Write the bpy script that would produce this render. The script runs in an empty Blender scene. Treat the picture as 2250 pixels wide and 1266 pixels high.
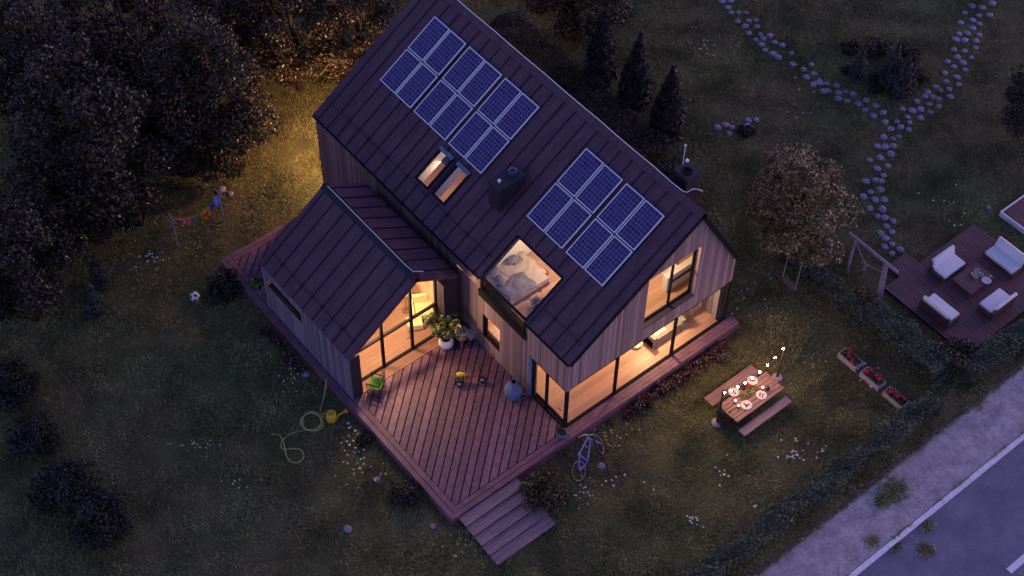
import bpy, bmesh, math, random
import numpy as np
from mathutils import Vector, Matrix
random.seed(7)
rng = np.random.default_rng(7)
S = bpy.context.scene
COL = S.collection
PI = math.pi
GZ = -0.4                       # lawn level; deck and floors are at z = 0

# ------------------------------------------------------------------ camera
CP = Vector((-22.26845, -23.41218, 48.47555))
RT = Vector((0.77678647, -0.62964042, 0.01247919))
UP = Vector((0.48491765, 0.61065057, 0.62606769))
FW = Vector((0.40181794, 0.48026953, -0.77966885))
cam = bpy.data.objects.new('camera', bpy.data.cameras.new('camera'))
COL.objects.link(cam)
M = Matrix((RT, UP, -FW)).transposed().to_4x4()
M.translation = CP
cam.matrix_world = M
cam.data.sensor_width = 36
cam.data.lens = 3413.5 / 2250 * 36
cam.data.clip_end = 500
S.camera = cam

def at(px, py, z=GZ):
    d = RT * ((px - 1125) / 3413.5) - UP * ((py - 633) / 3413.5) + FW
    return CP + d * ((z - CP.z) / d.z)

# ------------------------------------------------------------------ materials
def mat(name, col, rough=0.7, spec=0.3, var=0.0, scale=5.0, col2=None, metal=0.0, bump=0.0, stretch=None):
    m = bpy.data.materials.new(name); m.use_nodes = True
    nt = m.node_tree; n = nt.nodes; L = nt.links
    b = n['Principled BSDF']
    b.inputs['Roughness'].default_value = rough
    b.inputs['Specular IOR Level'].default_value = spec
    b.inputs['Metallic'].default_value = metal
    b.inputs['Base Color'].default_value = (*col, 1)
    if var or col2 or bump:
        tc = n.new('ShaderNodeTexCoord')
        mp = n.new('ShaderNodeMapping')
        if stretch: mp.inputs['Scale'].default_value = stretch
        L.new(tc.outputs['Object'], mp.inputs['Vector'])
        nz = n.new('ShaderNodeTexNoise'); nz.inputs['Scale'].default_value = scale; nz.inputs['Detail'].default_value = 6
        nz.inputs['Roughness'].default_value = 0.65
        L.new(mp.outputs[0], nz.inputs['Vector'])
        cr = n.new('ShaderNodeValToRGB')
        c2 = col2 or tuple(min(1, c * (1 + var)) for c in col)
        c1 = col if col2 else tuple(c * (1 - var) for c in col)
        cr.color_ramp.elements[0].position = 0.3; cr.color_ramp.elements[0].color = (*c1, 1)
        cr.color_ramp.elements[1].position = 0.7; cr.color_ramp.elements[1].color = (*c2, 1)
        L.new(nz.outputs['Fac'], cr.inputs['Fac'])
        L.new(cr.outputs['Color'], b.inputs['Base Color'])
        if bump:
            bp = n.new('ShaderNodeBump'); bp.inputs['Strength'].default_value = bump; bp.inputs['Distance'].default_value = 0.02
            L.new(nz.outputs['Fac'], bp.inputs['Height']); L.new(bp.outputs[0], b.inputs['Normal'])
    return m

def mat_boards(name, axis, width, col, var, rough=0.75, gap=0.08, grain=1.0, col2=None, gdark=0.25):
    """boards side by side along `axis`, each its own tint, grain along the other directions"""
    m = bpy.data.materials.new(name); m.use_nodes = True
    nt = m.node_tree; n = nt.nodes; L = nt.links; b = n['Principled BSDF']
    b.inputs['Roughness'].default_value = rough; b.inputs['Specular IOR Level'].default_value = 0.3
    tc = n.new('ShaderNodeTexCoord'); sp = n.new('ShaderNodeSeparateXYZ'); L.new(tc.outputs['Object'], sp.inputs[0])
    dv = n.new('ShaderNodeMath'); dv.operation = 'DIVIDE'; dv.inputs[1].default_value = width
    L.new(sp.outputs['XYZ'.index(axis)], dv.inputs[0])
    fl = n.new('ShaderNodeMath'); fl.operation = 'FLOOR'; L.new(dv.outputs[0], fl.inputs[0])
    fr = n.new('ShaderNodeMath'); fr.operation = 'FRACT'; L.new(dv.outputs[0], fr.inputs[0])
    wn = n.new('ShaderNodeTexWhiteNoise'); wn.noise_dimensions = '1D'; L.new(fl.outputs[0], wn.inputs['W'])
    mp = n.new('ShaderNodeMapping'); sc = [0.5, 0.5, 0.5]; sc['XYZ'.index(axis)] = 9.0
    mp.inputs['Scale'].default_value = sc
    L.new(tc.outputs['Object'], mp.inputs['Vector'])
    nz = n.new('ShaderNodeTexNoise'); nz.inputs['Scale'].default_value = 2.0; nz.inputs['Detail'].default_value = 8; nz.inputs['Roughness'].default_value = 0.7
    L.new(mp.outputs[0], nz.inputs['Vector'])
    ad = n.new('ShaderNodeMath'); ad.operation = 'MULTIPLY_ADD'; ad.inputs[1].default_value = grain; L.new(nz.outputs['Fac'], ad.inputs[0])
    L.new(wn.outputs['Value'], ad.inputs[2])
    mr = n.new('ShaderNodeMapRange'); mr.inputs['From Min'].default_value = 0.2; mr.inputs['From Max'].default_value = 1.0 + grain * 0.8
    L.new(ad.outputs[0], mr.inputs['Value'])
    mx = n.new('ShaderNodeMix'); mx.data_type = 'RGBA'
    mx.inputs['A'].default_value = (*[c * (1 - var) for c in col], 1)
    mx.inputs['B'].default_value = (*(col2 or [c * (1 + var) for c in col]), 1)
    L.new(mr.outputs[0], mx.inputs['Factor'])
    lt = n.new('ShaderNodeMath'); lt.operation = 'LESS_THAN'; lt.inputs[1].default_value = gap; L.new(fr.outputs[0], lt.inputs[0])
    m2 = n.new('ShaderNodeMix'); m2.data_type = 'RGBA'; L.new(lt.outputs[0], m2.inputs['Factor'])
    L.new(mx.outputs['Result'], m2.inputs['A']); m2.inputs['B'].default_value = (*[c * gdark for c in col], 1)
    L.new(m2.outputs['Result'], b.inputs['Base Color'])
    bp = n.new('ShaderNodeBump'); bp.inputs['Strength'].default_value = 0.6; bp.inputs['Distance'].default_value = 0.02; bp.invert = True
    L.new(lt.outputs[0], bp.inputs['Height']); L.new(bp.outputs[0], b.inputs['Normal'])
    return m

def mat_leaf(name, cols, rough=0.5, scale=1.7):
    m = bpy.data.materials.new(name); m.use_nodes = True
    nt = m.node_tree; n = nt.nodes; L = nt.links; b = n['Principled BSDF']
    b.inputs['Roughness'].default_value = rough; b.inputs['Specular IOR Level'].default_value = 0.35
    g = n.new('ShaderNodeNewGeometry'); nz = n.new('ShaderNodeTexNoise'); nz.inputs['Scale'].default_value = scale; nz.inputs['Detail'].default_value = 3
    L.new(g.outputs['Position'], nz.inputs['Vector'])
    ad = n.new('ShaderNodeMath'); ad.operation = 'MULTIPLY_ADD'; ad.inputs[1].default_value = 0.55
    L.new(g.outputs['Random Per Island'], ad.inputs[0]); L.new(nz.outputs['Fac'], ad.inputs[2])
    cr = n.new('ShaderNodeValToRGB'); e = cr.color_ramp.elements
    e[0].position = 0.45; e[0].color = (*cols[0], 1); e[1].position = 1.0; e[1].color = (*cols[-1], 1)
    if len(cols) > 2:
        k = e.new(0.72); k.color = (*cols[1], 1)
    L.new(ad.outputs[0], cr.inputs['Fac']); L.new(cr.outputs['Color'], b.inputs['Base Color'])
    return m

def mat_emit(name, col, strength):
    m = bpy.data.materials.new(name); m.use_nodes = True
    b = m.node_tree.nodes['Principled BSDF']
    b.inputs['Base Color'].default_value = (*col, 1)
    b.inputs['Emission Color'].default_value = (*col, 1); b.inputs['Emission Strength'].default_value = strength
    return m

def mat_glass(name, refl=0.07, tint=(1, 1, 1)):
    m = bpy.data.materials.new(name); m.use_nodes = True
    nt = m.node_tree; n = nt.nodes; L = nt.links
    n.remove(n['Principled BSDF']); out = n['Material Output']
    t = n.new('ShaderNodeBsdfTransparent'); t.inputs[0].default_value = (*tint, 1)
    g = n.new('ShaderNodeBsdfGlossy'); g.inputs['Roughness'].default_value = 0.03
    x = n.new('ShaderNodeMixShader'); x.inputs[0].default_value = refl
    L.new(t.outputs[0], x.inputs[1]); L.new(g.outputs[0], x.inputs[2]); L.new(x.outputs[0], out.inputs[0])
    return m

def mat_cells(name):
    m = bpy.data.materials.new(name); m.use_nodes = True
    nt = m.node_tree; n = nt.nodes; L = nt.links; b = n['Principled BSDF']
    b.inputs['Roughness'].default_value = 0.35; b.inputs['Specular IOR Level'].default_value = 0.15
    tc = n.new('ShaderNodeTexCoord'); sp = n.new('ShaderNodeSeparateXYZ'); L.new(tc.outputs['Object'], sp.inputs[0])
    def line(out, size, w):
        d = n.new('ShaderNodeMath'); d.operation = 'DIVIDE'; d.inputs[1].default_value = size; L.new(out, d.inputs[0])
        f = n.new('ShaderNodeMath'); f.operation = 'FRACT'; L.new(d.outputs[0], f.inputs[0])
        p = n.new('ShaderNodeMath'); p.operation = 'PINGPONG'; p.inputs[1].default_value = 0.5; L.new(f.outputs[0], p.inputs[0])
        l = n.new('ShaderNodeMath'); l.operation = 'LESS_THAN'; l.inputs[1].default_value = w; L.new(p.outputs[0], l.inputs[0])
        fl = n.new('ShaderNodeMath'); fl.operation = 'FLOOR'; L.new(d.outputs[0], fl.inputs[0])
        return l, fl
    lx, fx = line(sp.outputs[0], 0.151, 0.05); ly, fy = line(sp.outputs[1], 0.1565, 0.05)
    bx, _ = line(sp.outputs[0], 0.0503, 0.06)
    a = n.new('ShaderNodeMath'); a.operation = 'MAXIMUM'; L.new(lx.outputs[0], a.inputs[0]); L.new(ly.outputs[0], a.inputs[1])
    cb = n.new('ShaderNodeCombineXYZ'); L.new(fx.outputs[0], cb.inputs[0]); L.new(fy.outputs[0], cb.inputs[1])
    oi = n.new('ShaderNodeObjectInfo'); L.new(oi.outputs['Random'], cb.inputs[2])
    wn = n.new('ShaderNodeTexWhiteNoise'); L.new(cb.outputs[0], wn.inputs['Vector'])
    mx = n.new('ShaderNodeMix'); mx.data_type = 'RGBA'; mx.inputs['A'].default_value = (.038, .024, .095, 1); mx.inputs['B'].default_value = (.066, .044, .15, 1)
    L.new(wn.outputs['Value'], mx.inputs['Factor'])
    m1 = n.new('ShaderNodeMix'); m1.data_type = 'RGBA'; L.new(mx.outputs['Result'], m1.inputs['A']); m1.inputs['B'].default_value = (.10, .085, .22, 1)
    q = n.new('ShaderNodeMath'); q.operation = 'MULTIPLY'; q.inputs[1].default_value = 0.18; L.new(bx.outputs[0], q.inputs[0]); L.new(q.outputs[0], m1.inputs['Factor'])
    m2 = n.new('ShaderNodeMix'); m2.data_type = 'RGBA'; L.new(m1.outputs['Result'], m2.inputs['A']); m2.inputs['B'].default_value = (.22, .19, .33, 1)
    L.new(a.outputs[0], m2.inputs['Factor']); L.new(m2.outputs['Result'], b.inputs['Base Color'])
    return m

MT = {}
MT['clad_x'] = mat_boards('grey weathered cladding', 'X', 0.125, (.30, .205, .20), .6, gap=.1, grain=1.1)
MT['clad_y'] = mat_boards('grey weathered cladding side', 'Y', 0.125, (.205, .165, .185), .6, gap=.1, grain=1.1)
MT['clad_warmlit'] = mat_boards('weathered cladding warm lit', 'Y', 0.125, (.27, .165, .15), .6, gap=.1, grain=1.1)  # reddish tone holds the garden room's warm light in the board colour
MT['roof'] = mat('dark roof metal', (.095, .044, .056), .48, .3, var=.32, scale=2.2, stretch=(.35, 1.6, .35))
MT['seam'] = mat('roof seam metal', (.022, .012, .018), .5, .3)
MT['black'] = mat('black metal frame', (.010, .008, .010), .75, .15)
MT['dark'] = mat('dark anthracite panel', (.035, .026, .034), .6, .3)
MT['wire'] = mat('bare lightning wire', (.75, .72, .7), .4, .5)
MT['white'] = mat('white plaster', (.72, .68, .62), .8, .2)
MT['floor'] = mat_boards('oak floor', 'Y', 0.2, (.50, .29, .19), .22, rough=.45, gap=.03, gdark=.6)
MT['red_y'] = mat('redwood deck board', (.178, .084, .115), .6, .35, var=.35, scale=1.5, stretch=(3, 3, 1))
MT['redstrip'] = mat('redwood border board', (.172, .08, .106), .6, .35, var=.35, scale=2.0)
MT['under'] = mat('shadow gap soil', (.02, .012, .012), .95, .1)
MT['step'] = mat('grey purple step wood', (.235, .15, .165), .65, .3, var=.35, scale=2.5, stretch=(.6, 6, 6))
MT['strip'] = mat_boards('threshold boards', 'Y', 0.16, (.25, .115, .085), .25, rough=.6, gap=.04, gdark=.5)
MT['floor2'] = mat_boards('warm oak floor', 'Y', 0.2, (.29, .155, .105), .22, rough=.5, gap=.03, gdark=.6)
MT['glass'] = mat_glass('window glass', .06)
MT['cells'] = mat_cells('solar cells')
MT['alu'] = mat('pale aluminium', (.86, .80, .80), .4, .4)
MT['leaf'] = mat_leaf('broad leaves', [(.006, .008, .005), (.015, .015, .009), (.10, .068, .038)], .40)  # sparse pale leaves carry warm light glints in their colour
MT['leafb'] = mat_leaf('brown leaves', [(.03, .03, .012), (.12, .092, .036), (.42, .30, .13)], .5)  # gold raised so the garden tree's lit side sits in the leaf colour
MT['shrub'] = mat_leaf('shrub leaves', [(.014, .016, .009), (.035, .03, .016), (.15, .10, .05)], .5)
MT['hedge'] = mat_leaf('hedge leaves', [(.034, .044, .026), (.066, .08, .046), (.125, .14, .08)], .6, 3)
MT['dkbush'] = mat_leaf('dark bush leaves', [(.012, .012, .010), (.022, .021, .016), (.05, .045, .03)], .6, 3)
MT['conif'] = mat_leaf('conifer needles', [(.012, .013, .012), (.024, .025, .022), (.045, .045, .038)], .7, 3)
MT['conif2'] = mat_leaf('pale conifer needles', [(.032, .033, .032), (.05, .05, .036), (.075, .075, .065)], .7, 3)
MT['plant'] = mat_leaf('pot plant leaves', [(.06, .08, .025), (.14, .16, .045), (.24, .25, .10)], .45, 3)
MT['bark'] = mat('bark', (.07, .048, .035), .9, .1, var=.4, scale=8, bump=.5)
MT['cush'] = mat('off white cushion', (.74, .70, .68), .85, .15, var=.06, scale=6)
MT['dkwood'] = mat('dark red terrace wood', (.125, .056, .058), .6, .35, var=.45, scale=2.5, stretch=(6, .6, 6))
MT['furn'] = mat('brown outdoor furniture wood', (.13, .07, .055), .6, .3, var=.3, scale=6)
MT['stone'] = mat('pale field stone', (.24, .205, .275), .85, .2, var=.5, scale=7, bump=.6)
MT['petal'] = mat('white petal', (.85, .82, .74), .6, .2)
MT['petal2'] = mat('dim ivory petal', (.36, .34, .22), .6, .2)
MT['yolk'] = mat('flower centre', (.6, .4, .05), .6, .2)
MT['red'] = mat('geranium red', (.34, .025, .035), .6, .2, var=.3, scale=9)
MT['dimred'] = mat('dusky red', (.24, .03, .045), .7, .2)
MT['maroon'] = mat_leaf('maroon leaves', [(.03, .028, .018), (.06, .032, .03), (.11, .05, .05)], .5, 4)
MT['pnk'] = mat('flower pale pink', (.34, .26, .24), .6, .2)
MT['soil'] = mat('soil', (.03, .02, .015), .95, .1)
MT['boxw'] = mat('pale planter wood', (.42, .31, .29), .7, .2, var=.2, scale=8)
MT['picnic'] = mat('picnic wood', (.225, .12, .105), .65, .3, var=.4, scale=2.0, stretch=(.6, 6, 6))
MT['bulb'] = mat_emit('glowing bulb', (1, .62, .34), 230)
MT['flame'] = mat_emit('glowing candle', (1, .58, .32), 18)
MT['lampglow'] = mat_emit('lit lamp shade', (1, .62, .3), 5)
MT['plate'] = mat('white china', (.52, .47, .47), .3, .4)
MT['food'] = mat('dark red food', (.22, .04, .03), .6, .3, var=.5, scale=30)
MT['green'] = mat('green canvas', (.09, .24, .045), .8, .15)
MT['yellow'] = mat('yellow plastic', (.62, .42, .03), .4, .4, var=.1, scale=3)
MT['orange'] = mat('orange', (.65, .24, .03), .6, .3)
MT['hose'] = mat('yellow green hose', (.42, .40, .11), .5, .4)
MT['bike'] = mat('violet blue paint', (.19, .18, .55), .35, .5)
MT['tyre'] = mat('rubber', (.018, .016, .018), .8, .2)
MT['chrome'] = mat('pale rim metal', (.34, .30, .30), .35, .5, metal=.3)
MT['blueclay'] = mat('blue grey clay', (.13, .15, .24), .6, .3, var=.35, scale=6)
MT['potw'] = mat('white glazed pot', (.78, .74, .72), .35, .4)
MT['sheet'] = mat('grey cream bed linen', (.48, .40, .36), .9, .1)
MT['duvet'] = mat('grey blue duvet', (.19, .18, .24), .9, .1, var=.3, scale=3)
MT['sofa'] = mat('grey brown upholstery', (.24, .2, .17), .9, .1, var=.15, scale=9)
MT['throw'] = mat('pale throw', (.75, .68, .5), .9, .1)
MT['chair'] = mat('yellow cream upholstery', (.60, .50, .27), .9, .1)
MT['curtain'] = mat('cream curtain', (.7, .58, .4), .9, .1)
MT['purple'] = mat('purple cloth', (.10, .06, .32), .9, .1)
MT['blue'] = mat('sky blue cloth', (.22, .34, .85), .9, .1, var=.3, scale=9)
MT['pink'] = mat('rose pink cloth', (.55, .10, .15), .9, .1, var=.25, scale=6)
MT['grngrey'] = mat('grey green cloth', (.13, .18, .13), .9, .1)
MT['grn2'] = mat('moss green cloth', (.10, .17, .05), .9, .1)
MT['rope'] = mat('rope', (.35, .3, .26), .9, .1)
MT['swingw'] = mat('silvery violet timber', (.24, .20, .24), .7, .2, var=.3, scale=5)
MT['ballw'] = mat('white ball leather', (.75, .72, .7), .6, .2)
MT['tablecloth'] = mat_leaf('moss runner', [(.10, .11, .03), (.16, .17, .05), (.24, .24, .09)], .7, 6)
MT['wine'] = mat('dark bottle glass', (.03, .02, .02), .2, .5)
MT['rug'] = mat('grey wool', (.4, .37, .34), .95, .1)

# ------------------------------------------------------------------ mesh builder
class MB:
    def __init__(s): s.v = []; s.f = []; s.m = []
    def add(s, vs, fs, mi=0):
        o = len(s.v); s.v += [tuple(v) for v in vs]; s.f += [tuple(i + o for i in f) for f in fs]; s.m += [mi] * len(fs); return s
    def box(s, x0, y0, z0, x1, y1, z1, mi=0, R=None, c=None):
        vs = [Vector((x, y, z)) for z in (z0, z1) for y in (y0, y1) for x in (x0, x1)]
        if R is not None: vs = [R @ v + (c or Vector()) for v in vs]
        return s.add(vs, [(0, 2, 3, 1), (4, 5, 7, 6), (0, 1, 5, 4), (2, 6, 7, 3), (0, 4, 6, 2), (1, 3, 7, 5)], mi)
    def prism(s, poly, off, mi=0):
        n = len(poly); off = Vector(off); p = [Vector(q) for q in poly]
        return s.add(p + [q + off for q in p], [tuple(range(n))[::-1], tuple(range(n, 2 * n))] + [(i, (i + 1) % n, n + (i + 1) % n, n + i) for i in range(n)], mi)
    def tube(s, pts, r, n=8, mi=0, cap=True):
        pts = [Vector(p) for p in pts]; k = len(pts); rs = r if isinstance(r, (list, tuple)) else [r] * k
        vs = []; up = None
        for i, p in enumerate(pts):
            t = (pts[min(i + 1, k - 1)] - pts[max(i - 1, 0)]).normalized()
            if up is None: up = t.orthogonal().normalized()
            up = (up - t * up.dot(t))
            up = up.normalized() if up.length > 1e-6 else t.orthogonal().normalized()
            w = t.cross(up)
            vs += [p + (up * math.cos(2 * PI * j / n) + w * math.sin(2 * PI * j / n)) * rs[i] for j in range(n)]
        fs = [(i * n + j, i * n + (j + 1) % n, (i + 1) * n + (j + 1) % n, (i + 1) * n + j) for i in range(k - 1) for j in range(n)]
        if cap: fs += [tuple(range(n))[::-1], tuple(range((k - 1) * n, k * n))]
        return s.add(vs, fs, mi)
    def ring(s, c, R, r, ax1, ax2, N=28, n=6, mi=0):
        ax1 = Vector(ax1); ax2 = Vector(ax2); ax3 = ax1.cross(ax2); c = Vector(c); vs = []
        for i in range(N):
            a = 2 * PI * i / N; d = ax1 * math.cos(a) + ax2 * math.sin(a)
            vs += [c + d * (R + r * math.cos(2 * PI * j / n)) + ax3 * r * math.sin(2 * PI * j / n) for j in range(n)]
        return s.add(vs, [(i * n + j, ((i + 1) % N) * n + j, ((i + 1) % N) * n + (j + 1) % n, i * n + (j + 1) % n) for i in range(N) for j in range(n)], mi)
    def lathe(s, prof, c=(0, 0, 0), n=20, mi=0):
        c = Vector(c); vs = []; k = len(prof)
        for r, z in prof: vs += [c + Vector((r * math.cos(2 * PI * j / n), r * math.sin(2 * PI * j / n), z)) for j in range(n)]
        fs = [(i * n + j, i * n + (j + 1) % n, (i + 1) * n + (j + 1) % n, (i + 1) * n + j) for i in range(k - 1) for j in range(n)]
        fs += [tuple(range(n))[::-1], tuple(range((k - 1) * n, k * n))]
        return s.add(vs, fs, mi)
    def ball(s, c, r, nu=12, nv=8, sc=(1, 1, 1), mi=0, jit=0):
        c = Vector(c); vs = [c + Vector((0, 0, -r * sc[2]))]
        for i in range(1, nv):
            a = -PI / 2 + PI * i / nv
            for j in range(nu):
                b = 2 * PI * j / nu; q = r * (1 + random.uniform(-jit, jit))
                vs.append(c + Vector((q * math.cos(a) * math.cos(b) * sc[0], q * math.cos(a) * math.sin(b) * sc[1], q * math.sin(a) * sc[2])))
        vs.append(c + Vector((0, 0, r * sc[2])))
        fs = [(0, 1 + (j + 1) % nu, 1 + j) for j in range(nu)]
        for i in range(nv - 2):
            fs += [(1 + i * nu + j, 1 + i * nu + (j + 1) % nu, 1 + (i + 1) * nu + (j + 1) % nu, 1 + (i + 1) * nu + j) for j in range(nu)]
        t = len(vs) - 1; o = 1 + (nv - 2) * nu
        fs += [(o + j, o + (j + 1) % nu, t) for j in range(nu)]
        return s.add(vs, fs, mi)
    def slab(s, O, U, V, N, cells, th, mi=0):
        """flat sheet of polygons (u,v) given a thickness along -N; shared edges stay open inside"""
        O, U, V, N = map(Vector, (O, U, V, N)); idx = {}; top = []; bot = []
        def vid(q):
            k = (round(q[0], 4), round(q[1], 4))
            if k not in idx:
                idx[k] = len(top); P = O + U * q[0] + V * q[1]; top.append(P); bot.append(P - N * th)
            return idx[k]
        fs = []; ed = {}
        for c in cells:
            ids = []
            for q in c:
                i = vid(q)
                if not ids or ids[-1] != i: ids.append(i)
            if ids[0] == ids[-1]: ids.pop()
            if len(ids) < 3: continue
            fs.append(ids)
            for a, b in zip(ids, ids[1:] + ids[:1]): ed[(a, b)] = 1
        n = len(top); F = [tuple(f) for f in fs] + [tuple(i + n for i in f)[::-1] for f in fs]
        for (a, b) in ed:
            if (b, a) not in ed: F.append((b, a, a + n, b + n))
        return s.add(top + bot, F, mi)
    def build(s, name, mats, parent=None, origin=None, smooth=False, recalc=True):
        me = bpy.data.meshes.new(name)
        vs = s.v
        if parent is None:
            if origin is None:
                a = np.array(vs); lo = a.min(0); hi = a.max(0); origin = ((lo[0] + hi[0]) / 2, (lo[1] + hi[1]) / 2, lo[2])
            o = Vector(origin); vs = [tuple(Vector(v) - o) for v in vs]
        me.from_pydata(vs, [], s.f)
        for m in (mats if isinstance(mats, (list, tuple)) else [mats]): me.materials.append(MT[m] if isinstance(m, str) else m)
        me.polygons.foreach_set('material_index', s.m)
        if recalc:
            bm = bmesh.new(); bm.from_mesh(me); bmesh.ops.recalc_face_normals(bm, faces=bm.faces); bm.to_mesh(me); bm.free()
        if smooth: me.polygons.foreach_set('use_smooth', [True] * len(me.polygons))
        ob = bpy.data.objects.new(name, me); COL.objects.link(ob)
        if parent is not None: ob.parent = parent
        else: ob.location = origin
        return ob

def tag(o, label=None, cat=None, group=None, kind=None):
    if label: o['label'] = label
    if cat: o['category'] = cat
    if group: o['group'] = group
    if kind: o['kind'] = kind
    return o

def thing(name, label, cat, loc=(0, 0, 0), rz=0, group=None):
    o = bpy.data.objects.new(name, None); COL.objects.link(o); o.empty_display_size = .2
    o.location = loc; o.rotation_euler = (0, 0, rz)
    return tag(o, label, cat, group)

def copy_tree(o, parent=None):
    c = o.copy(); COL.objects.link(c)
    if parent is not None: c.parent = parent
    for ch in list(o.children): copy_tree(ch, c)
    return c

def grid(ub, vb, holes=(), topf=None):
    cells = []
    for u0, u1 in zip(ub, ub[1:]):
        for v0, v1 in zip(vb, vb[1:]):
            um, vm = (u0 + u1) / 2, (v0 + v1) / 2
            if any(a < um < b and c < vm < d for a, b, c, d in holes): continue
            if topf:
                q = [(u0, min(v0, topf(u0))), (u1, min(v0, topf(u1))), (u1, min(v1, topf(u1))), (u0, min(v1, topf(u0)))]
            else: q = [(u0, v0), (u1, v0), (u1, v1), (u0, v1)]
            cells.append(q)
    return cells

def mesh_np(name, V, F, m, parent=None, loc=(0, 0, 0)):
    """V (n,3); F (k,3|4) as numpy"""
    me = bpy.data.meshes.new(name); k = F.shape[1]
    me.vertices.add(len(V)); me.vertices.foreach_set('co', V.astype(np.float32).ravel())
    me.loops.add(F.size); me.loops.foreach_set('vertex_index', F.astype(np.int32).ravel())
    me.polygons.add(len(F)); me.polygons.foreach_set('loop_start', np.arange(0, F.size, k, dtype=np.int32))
    me.update(calc_edges=True)
    me.materials.append(MT[m]); ob = bpy.data.objects.new(name, me); COL.objects.link(ob)
    if parent is not None: ob.parent = parent
    ob.location = loc
    return ob

def leaf_quads(P, size, out=None, flat=0.5, asp=0.5):
    """a folded diamond leaf at every point P"""
    n = len(P)
    d = rng.normal(size=(n, 3))
    if out is not None: d = d * .7 + out
    d /= np.linalg.norm(d, axis=1)[:, None] + 1e-9
    a = rng.normal(size=(n, 3)); a -= d * (a * d).sum(1)[:, None]; a /= np.linalg.norm(a, axis=1)[:, None] + 1e-9
    b = np.cross(d, a); s = size * rng.uniform(.65, 1.35, n)[:, None]
    V = np.stack([P - a * s * .5, P + b * s * asp * .5 + d * s * .08, P + a * s * .5, P - b * s * asp * .5 + d * s * .08], 1).reshape(-1, 3)
    return V, np.arange(4 * n).reshape(-1, 4)

def clump_points(rx, ry, rz, nc, per, cr, low=-1.0):
    P = []; O = []; C = []
    while len(C) < nc:
        q = rng.normal(size=3); q /= np.linalg.norm(q); q *= rng.uniform(.45, 1.0) ** .6
        if q[2] < low: continue
        C.append(q * np.array([rx, ry, rz]) * rng.uniform(.85, 1.05))
    for c in C:
        n = int(per * rng.uniform(.6, 1.4)); r = cr * rng.uniform(.6, 1.25)
        q = rng.normal(size=(n, 3)); q /= np.linalg.norm(q, axis=1)[:, None]
        q *= (rng.uniform(.35, 1, n) ** .5)[:, None]
        P.append(c + q * r * np.array([1, 1, .75])); O.append(q)
    return np.concatenate(P), np.concatenate(O), C

# ------------------------------------------------------------------ sky and dusk light
SUN_AZ, SUN_EL = math.radians(98), math.radians(14)
w = bpy.data.worlds.new('World'); S.world = w; w.use_nodes = True
n = w.node_tree.nodes; L = w.node_tree.links
sk = n.new('ShaderNodeTexSky'); sk.sky_type = 'NISHITA'; sk.sun_disc = False
sk.sun_elevation = SUN_EL; sk.sun_rotation = SUN_AZ; sk.ozone_density = 4
mx = n.new('ShaderNodeMix'); mx.data_type = 'RGBA'; mx.blend_type = 'MULTIPLY'; mx.inputs['Factor'].default_value = 1
mx.inputs['B'].default_value = (1.0, .643, .90, 1)          # the violet of the dusk
L.new(sk.outputs[0], mx.inputs['A']); L.new(mx.outputs['Result'], n['Background'].inputs['Color'])
n['Background'].inputs['Strength'].default_value = .30
sun = bpy.data.objects.new('sun', bpy.data.lights.new('sun', 'SUN')); COL.objects.link(sun)
sun.data.energy = 0.06; sun.data.angle = math.radians(25); sun.data.color = (1, .72, .85)
d = Vector((math.sin(SUN_AZ) * math.cos(.45), math.cos(SUN_AZ) * math.cos(.45), math.sin(.45)))
sun.rotation_euler = d.to_track_quat('Z', 'Y').to_euler()
S.view_settings.view_transform = 'Standard'; S.view_settings.look = 'None'
S.view_settings.exposure = 0; S.view_settings.gamma = 1

def lamp(name, loc, power, col, r=.12):
    l = bpy.data.lights.new(name, 'POINT'); l.energy = power; l.color = col; l.shadow_soft_size = r
    o = bpy.data.objects.new(name, l); COL.objects.link(o); o.location = loc; return o

def pendant(label, loc, drop, power, col=(1, .69, .38), group=None):
    """a ceiling lamp: cord, shade and the bulb it holds"""
    t = thing('pendant_lamp', label, 'ceiling lamp', loc, 0, group)
    MB().tube([(0, 0, 0), (0, 0, -drop)], .01, 5).build('cord', 'black', t)
    MB().lathe([(.03, -drop), (.14, -drop - .02), (.22, -drop - .14), (.21, -drop - .14), (.13, -drop - .03), (.02, -drop - .02)], n=16).build('shade', 'black', t, smooth=True)
    MB().ball((0, 0, -drop - .1), .06, 10, 6).build('bulb', 'lampglow', t, smooth=True)
    l = lamp('lamp_light', (0, 0, -drop - .3), power, col, .15); l.parent = t
    return t

# ------------------------------------------------------------------ main house
He, XR, ZR, WX, He2, LY = 4.17, 5.96, 8.02, 8.27, 4.05, 15.74
sl = math.hypot(XR, ZR - He); SU = Vector((XR / sl, 0, (ZR - He) / sl)); SN = Vector((-SU.z, 0, SU.x))
sr = math.hypot(WX - XR, ZR - He2); RU = Vector(((WX - XR) / sr, 0, (He2 - ZR) / sr)); RN = Vector((-RU.z, 0, RU.x))
roofz = lambda x: He + (ZR - He) * x / XR if x <= XR else ZR + (He2 - ZR) * (x - XR) / (WX - XR)
def RP(y, s, h=0): return Vector((0, y, He)) + SU * s + SN * h

house = thing('house', 'two storey wooden house with dark standing seam roof and lit glazed ground floor', 'house')
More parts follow.
